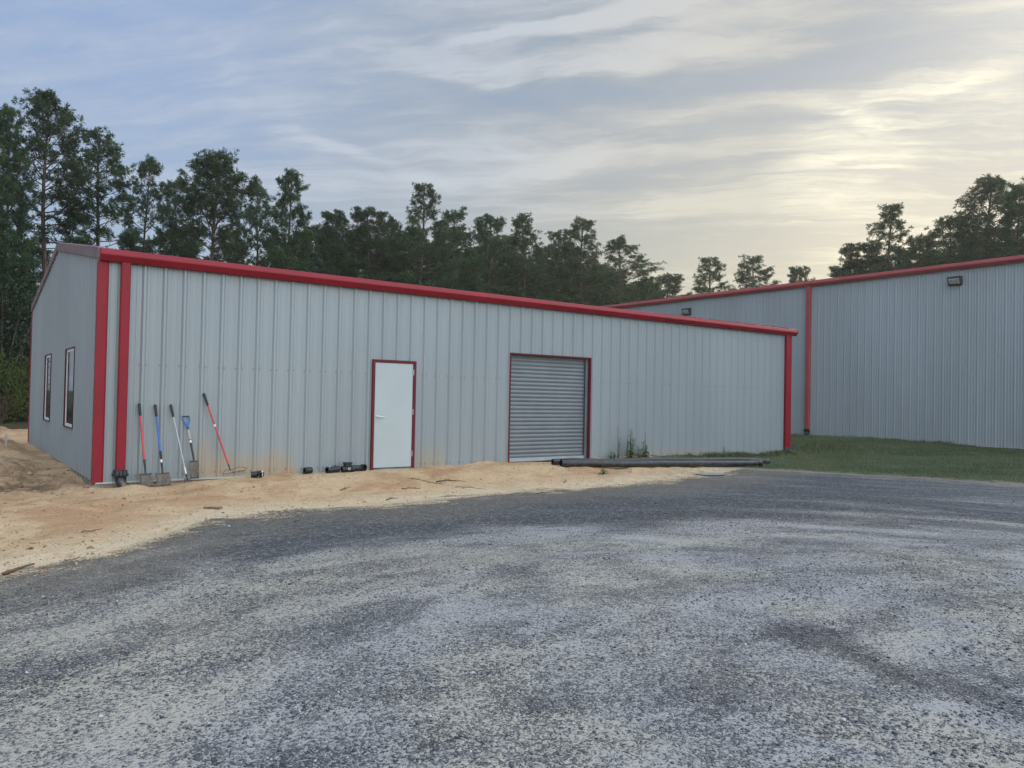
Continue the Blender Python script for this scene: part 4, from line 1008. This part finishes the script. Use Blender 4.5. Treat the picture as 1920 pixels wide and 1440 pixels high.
RIGHT = [
 ('full', 1250, 522, 88, 84, 'low bushy pine where the warehouse roof line begins'),
 ('cone', 1325, 487, 86, 86, 'left one of two rounded pines poking above the warehouse gutter'),
 ('mid', 1397, 491, 84, 76, 'right one of two rounded pines poking above the warehouse gutter'),
 ('full', 1500, 507, 84, 64, 'tiny pine top showing over the gutter by the warehouse downspout'),
 ('full', 1605, 466, 66, 96, 'low left shoulder pine of the cluster above the warehouse'),
 ('cone', 1667, 392, 64, 100, 'pointed pine highest in the left cluster above the warehouse'),
 ('full', 1718, 452, 66, 70, 'low right shoulder pine of the left cluster above the warehouse'),
 ('mid', 1780, 414, 63, 90, 'pine on the left flank of the great right-hand pine'),
 ('tall', 1848, 343, 60, 118, 'great open pine standing highest above the warehouse'),
 ('full', 1822, 436, 66, 110, 'dark low pine filling under the great right-hand pine'),
 ('dense', 1922, 352, 58, 100, 'dark pine cut off by the right edge of the photo'),
 ('mid', 1995, 330, 60, 120, 'pine standing just outside the right edge of the photo'),
]
for k, u, v, d, w, lb in RIGHT: place_pine(k, u, v, d, w, lb, GR)
BACK = 'dark pine of the packed rear rows, mostly hidden behind the taller pines'
rb_ = random.Random(4)
u = -40
while u < 1230:
    vt = np.interp(u, [0, 300, 600, 900, 1100, 1230], [490, 455, 440, 462, 492, 556])+rb_.uniform(-22, 30); dep = np.interp(u, [0, 1230], [60, 92])+rb_.uniform(0, 8)
    place_pine(rb_.choice(('dense', 'full', 'full', 'mid')), u, vt, dep, rb_.uniform(80, 112), BACK, 'rear row pines'); u += 37 if u > 470 else 92
u = 1585
while u < 1990:
    vt = np.interp(u, [1560, 1700, 1990], [505, 480, 470])+rb_.uniform(-14, 16); place_pine(rb_.choice(('full', 'mid')), u, vt, 80+rb_.uniform(0, 8), 90, 'pine of the rear row peeking over the warehouse gutter', 'rear row pines over the warehouse'); u += 52
# lower storey at the left seen past the gable
for k, (u, v, d, w, lb) in enumerate([(-30, 420, 38, 130, 'ragged pine low at the left edge beside the gable'), (40, 520, 52, 90, 'dark pine standing behind the gable corner at left')]):
    place_pine('full' if k else 'mid', u, v, d, w, lb, 'pines left of the gable')

for k in range(9):
    place_pine(('dense', 'full', 'mid')[k % 3], -70-k*62, 190+(k % 3)*40-k*6, 41-k*.6+(k % 2)*4, 110, 'pine of the wood edge just outside the left border of the photo', 'wood edge pines outside the photo at left')
# bushes under the pines
def bush(seed, R=1.6, Hh=2.6, nc=26, nl=150, mt='darkleaves'):
    rr = np.random.default_rng(seed); st = MB(); C = []; 
    for k in range(nc):
        a = rr.uniform(0, 2*PI); r = R*math.sqrt(rr.random())*.85; z = Hh*(.25+.7*rr.random())*(1-.35*(r/R)**2); c = (r*math.cos(a), r*math.sin(a), z); C.append(c)
        st.tube([(0, 0, 0), (c[0]*.4, c[1]*.4, c[2]*.55), c], [.035, .02, .006], 4, cap=False)
    C = np.array(C); P0 = C[:, None]+rr.normal(0, .26, (nc, nl, 3)); P0 = P0.reshape(-1, 3); n_ = len(P0)
    D = rr.normal(0, 1, (n_, 3)); D /= np.linalg.norm(D, axis=1, keepdims=True); W = np.cross(D, rr.normal(0, 1, (n_, 3))); W /= np.linalg.norm(W, axis=1, keepdims=True)
    l = rr.uniform(.07, .13, (n_, 1)); V = np.stack([P0, P0+D*l*.5+W*l*.28, P0+D*l, P0+D*l*.5-W*l*.28], 1).reshape(-1, 3)
    me = np_mesh('bush_leaves', V, np.arange(len(V)).reshape(-1, 4)); attr(me, 'tint', np.repeat(np.clip(rr.normal(.35, .2, n_)+.4*fbm(P0[:, 0], P0[:, 2], 2), 0, 1), 4)); me.materials.append(M[mt])
    mw = bpy.data.meshes.new('bush_stems'); mw.from_pydata(st.v, [], st.f); mw.update(); mw.materials.append(M['bark']); return me, mw
BUSH = [bush(21), bush(22, 2.0, 3.2, 34), bush(23, 1.2, 3.4, 24), bush(24, 1.9, 3.2, 30, 140, 'leaves')]
def place_bush(k, p, s, sz, label, group):
    o = empty('shrub', p, label, 'shrub', group); o.rotation_euler = (0, 0, rt_.uniform(0, 6.28)); o.scale = (s, s, sz)
    for nm, d in (('stems', BUSH[k][1]), ('leaves', BUSH[k][0])):
        c = bpy.data.objects.new(nm, d); COL.objects.link(c); c.parent = o
place_bush(3, at(-8, 27, -.1), .62, 1.0, 'yellow-green shrub reaching in from the left edge beside the gable', 'undergrowth left of the gable')
rb_ = random.Random(8)
LBU = 'dark undergrowth shrub at the wood edge, one of the packed row left of the gable'
for k in range(16):
    u = -60+rb_.uniform(0, 135); d = 33+k*.9+rb_.uniform(0, 3); place_bush(rb_.randrange(3), at(u, d, -.15), rb_.uniform(1.0, 1.6), rb_.uniform(1.1, 2.2), LBU, 'packed undergrowth shrubs')

# power lines: far pole to far pole, passing left of the gable in front of the wood
for k, (v, lb) in enumerate(((559, 'topmost of three thin power lines crossing the trees at far left'), (583, 'middle one of three thin power lines crossing the trees at far left'), (621, 'lowest of three thin power lines crossing the trees at far left'))):
    a = at(-700, 40); a.z = ztop(-700, v-14, 40); b = at(150, 40); b.z = ztop(150, v+2, 40)
    pts = [lerp(a, b, t/12)-Vector((0, 0, 1.0*4*(t/12)*(1-t/12)*.25)) for t in range(13)]
    mb = MB(); mb.tube(pts, .009, 5); o = mb.build('power_line', M['wire']); tag(o, lb, 'cable', 'thin power lines at far left')

# ================================================================== thin evening haze
mb = MB(); mb.box(-70, 150, -45, 135, -2.0, 26)
m = bpy.data.materials.new('evening_haze'); m.use_nodes = True; nt = m.node_tree
for q in list(nt.nodes):
    if q.type == 'BSDF_PRINCIPLED': nt.nodes.remove(q)
pv = nt.nodes.new('ShaderNodeVolumePrincipled'); pv.inputs['Color'].default_value = (.90, .95, .96, 1); pv.inputs['Density'].default_value = .00045; pv.inputs['Anisotropy'].default_value = .6
nt.links.new(pv.outputs[0], nt.nodes['Material Output'].inputs['Volume'])
tag(mb.build('haze', m), 'thin pale evening haze', None, None, 'stuff')

# ================================================================== sky and light
SUN = ray(1715, 335); SUN = SUN/np.linalg.norm(SUN); SEL = math.asin(SUN[2]); SAZ = math.atan2(SUN[0], SUN[1])
w = bpy.data.worlds.new('World'); sc.world = w; w.use_nodes = True; n = N(w.node_tree); bg = w.node_tree.nodes['Background']
tc = n.new('ShaderNodeTexCoord').outputs['Generated']
sky = n.new('ShaderNodeTexSky', sky_type='NISHITA'); sky.sun_disc = False; sky.sun_elevation = SEL; sky.sun_rotation = SAZ; sky.air_density = 1.2; sky.dust_density = 1.5
x, y, z = n.sep(tc)[:3]
def dot(v3): return n.m('ADD', n.m('ADD', n.m('MULTIPLY', x, float(v3[0])), n.m('MULTIPLY', y, float(v3[1]))), n.m('MULTIPLY', z, float(v3[2])))
ds_ = dot(SUN); zc = n.m('ADD', n.m('MAXIMUM', z, 0.0), .10)
px, py = n.m('DIVIDE', x, zc), n.m('DIVIDE', y, zc)
al = n.m('ADD', n.m('MULTIPLY', px, .68), n.m('MULTIPLY', py, -.73)); ac = n.m('ADD', n.m('MULTIPLY', px, .73), n.m('MULTIPLY', py, .68))
cv = n.new('ShaderNodeCombineXYZ'); n.put(cv.inputs[0], al); n.put(cv.inputs[1], ac); cv = cv.outputs[0]
wv = n.noise(cv, .9, 3, .5, col=True)
ad = n.new('ShaderNodeMix', data_type='RGBA', blend_type='LINEAR_LIGHT'); ad.inputs[0].default_value = .22; n.put(ad.inputs[6], cv); n.put(ad.inputs[7], wv)
ad2 = n.new('ShaderNodeMix', data_type='RGBA', blend_type='LINEAR_LIGHT'); ad2.inputs[0].default_value = .045; n.put(ad2.inputs[6], ad.outputs[2]); n.put(ad2.inputs[7], n.noise(n.map(cv, scale=(1, 1.8, 1)), 5.5, 5, .6, col=True)); cw = ad2.outputs[2]
c1 = n.noise(n.map(cw, scale=(.38, 1.1, 1)), 1.5, 7, .58, .4)
c2 = n.noise(n.map(cw, loc=(3, 5, 0), scale=(.55, 2.6, 1)), 2.4, 6, .62, .3)
c4 = n.noise(n.map(cw, loc=(1, 9, 0), scale=(.9, 5.5, 1)), 3.2, 8, .68, .25)
c3 = n.noise(n.map(cw, loc=(7, 1, 0), scale=(1.5, 2.0, 1)), 3.2, 5, .6, .2)
cwx = n.sep(cw)
def skyP(u, v):
    d = ray(u, v); d = d/np.linalg.norm(d); zc_ = max(d[2], 0)+.10; a_, b_ = d[0]/zc_, d[1]/zc_
    return .68*a_-.73*b_, .73*a_+.68*b_
def cloudband(pts, wd_up, wd_dn, amp):
    """a cirrus streak that follows a curve across the cloud plane"""
    Q = sorted(skyP(*p) for p in pts); A0, A1 = Q[0][0], Q[-1][0]; B0, B1 = min(q[1] for q in Q)-.1, max(q[1] for q in Q)+.1
    fc = n.new('ShaderNodeFloatCurve'); cm = fc.mapping.curves[0]
    while len(cm.points) > 2: cm.points.remove(cm.points[1])
    for k, q in enumerate(Q):
        loc = ((q[0]-A0)/(A1-A0), (q[1]-B0)/(B1-B0))
        if k == 0: cm.points[0].location = loc
        elif k == len(Q)-1: cm.points[-1].location = loc
        else: cm.points.new(*loc)
    fc.mapping.update(); t = n.m('DIVIDE', n.m("SUBTRACT", cwx[0], A0), A1-A0); n.put(fc.inputs['Value'], t)
    cen = n.m('MULTIPLY_ADD', fc.outputs[0], B1-B0, B0)
    e = n.m("SUBTRACT", cwx[1], cen)      # + = lower in the picture's far side
    up = n.ss(wd_up, 0.0, e); dn = n.ss(-wd_dn, 0.0, e); g = n.m('MULTIPLY', up, dn)
    g = n.m('MULTIPLY', g, n.m('MULTIPLY', n.ss(-.05, .28, t), n.ss(1.05, .68, t)))
    return n.m('MULTIPLY', g, amp)
fib = n.m('MULTIPLY', n.m('MULTIPLY_ADD', c2, 2.4, -.35), n.m('MULTIPLY_ADD', c4, 2.6, -.35)); fib3 = n.m('MULTIPLY_ADD', c3, 1.8, -.1)
bF = cloudband([(1250, 215), (1400, 190), (1520, 205), (1640, 240), (1760, 215)], .07, .09, .12)
bG = cloudband([(480, 285), (560, 262), (640, 278), (760, 320), (860, 350)], .12, .14, .12)
bH = cloudband([(1080, 395), (1250, 380), (1420, 372), (1600, 352)], .22, .25, .07)
bA = cloudband([(790, 85), (900, 66), (1050, 60), (1150, 38), (1290, 10), (1450, -12)], .07, .05, .30)
bB = cloudband([(540, 140), (720, 128), (820, 150), (1000, 168), (1120, 145), (1260, 112), (1420, 78), (1600, 40)], .06, .26, .10)
bC = cloudband([(860, 330), (980, 312), (1060, 288), (1150, 262)], .10, .12, .16)
bD = cloudband([(1480, 235), (1580, 200), (1700, 178), (1800, 160), (1930, 120)], .09, .12, .10)
bE = cloudband([(1330, 352), (1450, 335), (1560, 310), (1680, 318), (1780, 290)], .14, .18, .07)
gap = cloudband([(900, 196), (1100, 188), (1280, 172), (1440, 150), (1620, 122), (1850, 90)], .15, .16, .12)
gap3 = cloudband([(1500, 90), (1650, 60), (1800, 50), (1960, 40), (2150, 20)], .20, .26, .07)
gap4 = cloudband([(830, 112), (1000, 104), (1150, 84), (1290, 50), (1400, 20)], .05, .06, .10)
gap2 = cloudband([(780, 190), (950, 195), (1080, 200)], .12, .2, .10)
cl = n.m('ADD', n.m('MULTIPLY', c1, .62), n.m('ADD', n.m('MULTIPLY', c2, .30), n.m('MULTIPLY_ADD', c3, .14, n.m('MULTIPLY_ADD', c4, .26, -.12))))
ex = n.m('MULTIPLY', n.m('ADD', bA, n.m('ADD', bC, n.m('ADD', n.m('ADD', bD, n.m('ADD', bF, bG)), n.m('ADD', bE, bH)))), fib)
ex = n.m('ADD', ex, n.m('MULTIPLY', bB, n.m('MULTIPLY', n.m('ADD', fib, fib3), .6)))
ex = n.m('SUBTRACT', ex, n.m('ADD', n.m('ADD', gap, gap3), n.m('ADD', gap4, gap2)))
cl = n.m('ADD', cl, ex); cl = n.m('ADD', cl, n.m('MULTIPLY', n.ss(.3, 1, ds_), .05))
veil = n.ss(.34, .68, cl)                       # thin cirrus cover
wisp = n.ss(.47, .74, cl)                      # brighter streaks
warm = n.ss(.86, 1.0, ds_); hot = n.ss(.985, 1.0, ds_)
hz = n.ss(.40, .04, z); side = n.ss(.60, .98, ds_)
nish = n.new('ShaderNodeVectorMath', operation='SCALE'); n.put(nish.inputs[0], sky.outputs[0]); nish.inputs['Scale'].default_value = .07
base = n.mix(.85, nish.outputs[0], n.mix(side, n.mix(hz, (.325, .465, .76), (.43, .56, .71)), n.mix(hz, (.29, .38, .51), (.50, .50, .43))))
cream = n.mix(warm, (.635, .675, .735), (.74, .71, .63)); cream = n.mix(n.m('MULTIPLY', hz, n.ss(.84, .99, ds_)), cream, (.80, .75, .58))
dim = n.mix(side, (.41, .475, .575), (.465, .48, .475)); dim = n.mix(n.m('MULTIPLY', hz, n.ss(.80, .99, ds_)), dim, (.545, .53, .445))
cc = n.mix(wisp, dim, cream)
col = n.mix(n.m('MULTIPLY', veil, n.m('MULTIPLY_ADD', side, .28, .52)), base, cc)
gl = n.new('ShaderNodeVectorMath', operation='SCALE'); gl.inputs[0].default_value = (.36, .33, .22); n.put(gl.inputs['Scale'], n.m('MULTIPLY', hot, n.m('MULTIPLY_ADD', wisp, 1.0, .1)))
addv = n.new('ShaderNodeVectorMath', operation='ADD'); n.put(addv.inputs[0], col); n.put(addv.inputs[1], gl.outputs[0])
# added fill: unseen sky overhead and behind, multiplied up to light walls and ground
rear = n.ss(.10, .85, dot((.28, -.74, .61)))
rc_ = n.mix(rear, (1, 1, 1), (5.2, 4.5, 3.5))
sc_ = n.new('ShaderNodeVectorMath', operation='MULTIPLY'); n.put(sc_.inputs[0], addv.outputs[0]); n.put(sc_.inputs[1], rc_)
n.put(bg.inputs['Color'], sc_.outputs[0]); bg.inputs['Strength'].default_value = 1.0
sl = bpy.data.lights.new('sun', 'SUN'); sl.energy = 1.8; sl.angle = R_(12); sl.color = (1, .83, .58)
so = bpy.data.objects.new('sun', sl); COL.objects.link(so); so.rotation_euler = Vector(SUN).to_track_quat('Z', 'Y').to_euler()
sc.view_settings.view_transform = 'Standard'; sc.view_settings.look = 'None'; sc.view_settings.exposure = 0; sc.view_settings.gamma = 1
sc.cycles.max_bounces = 6; sc.cycles.transparent_max_bounces = 4; sc.cycles.use_denoising = True
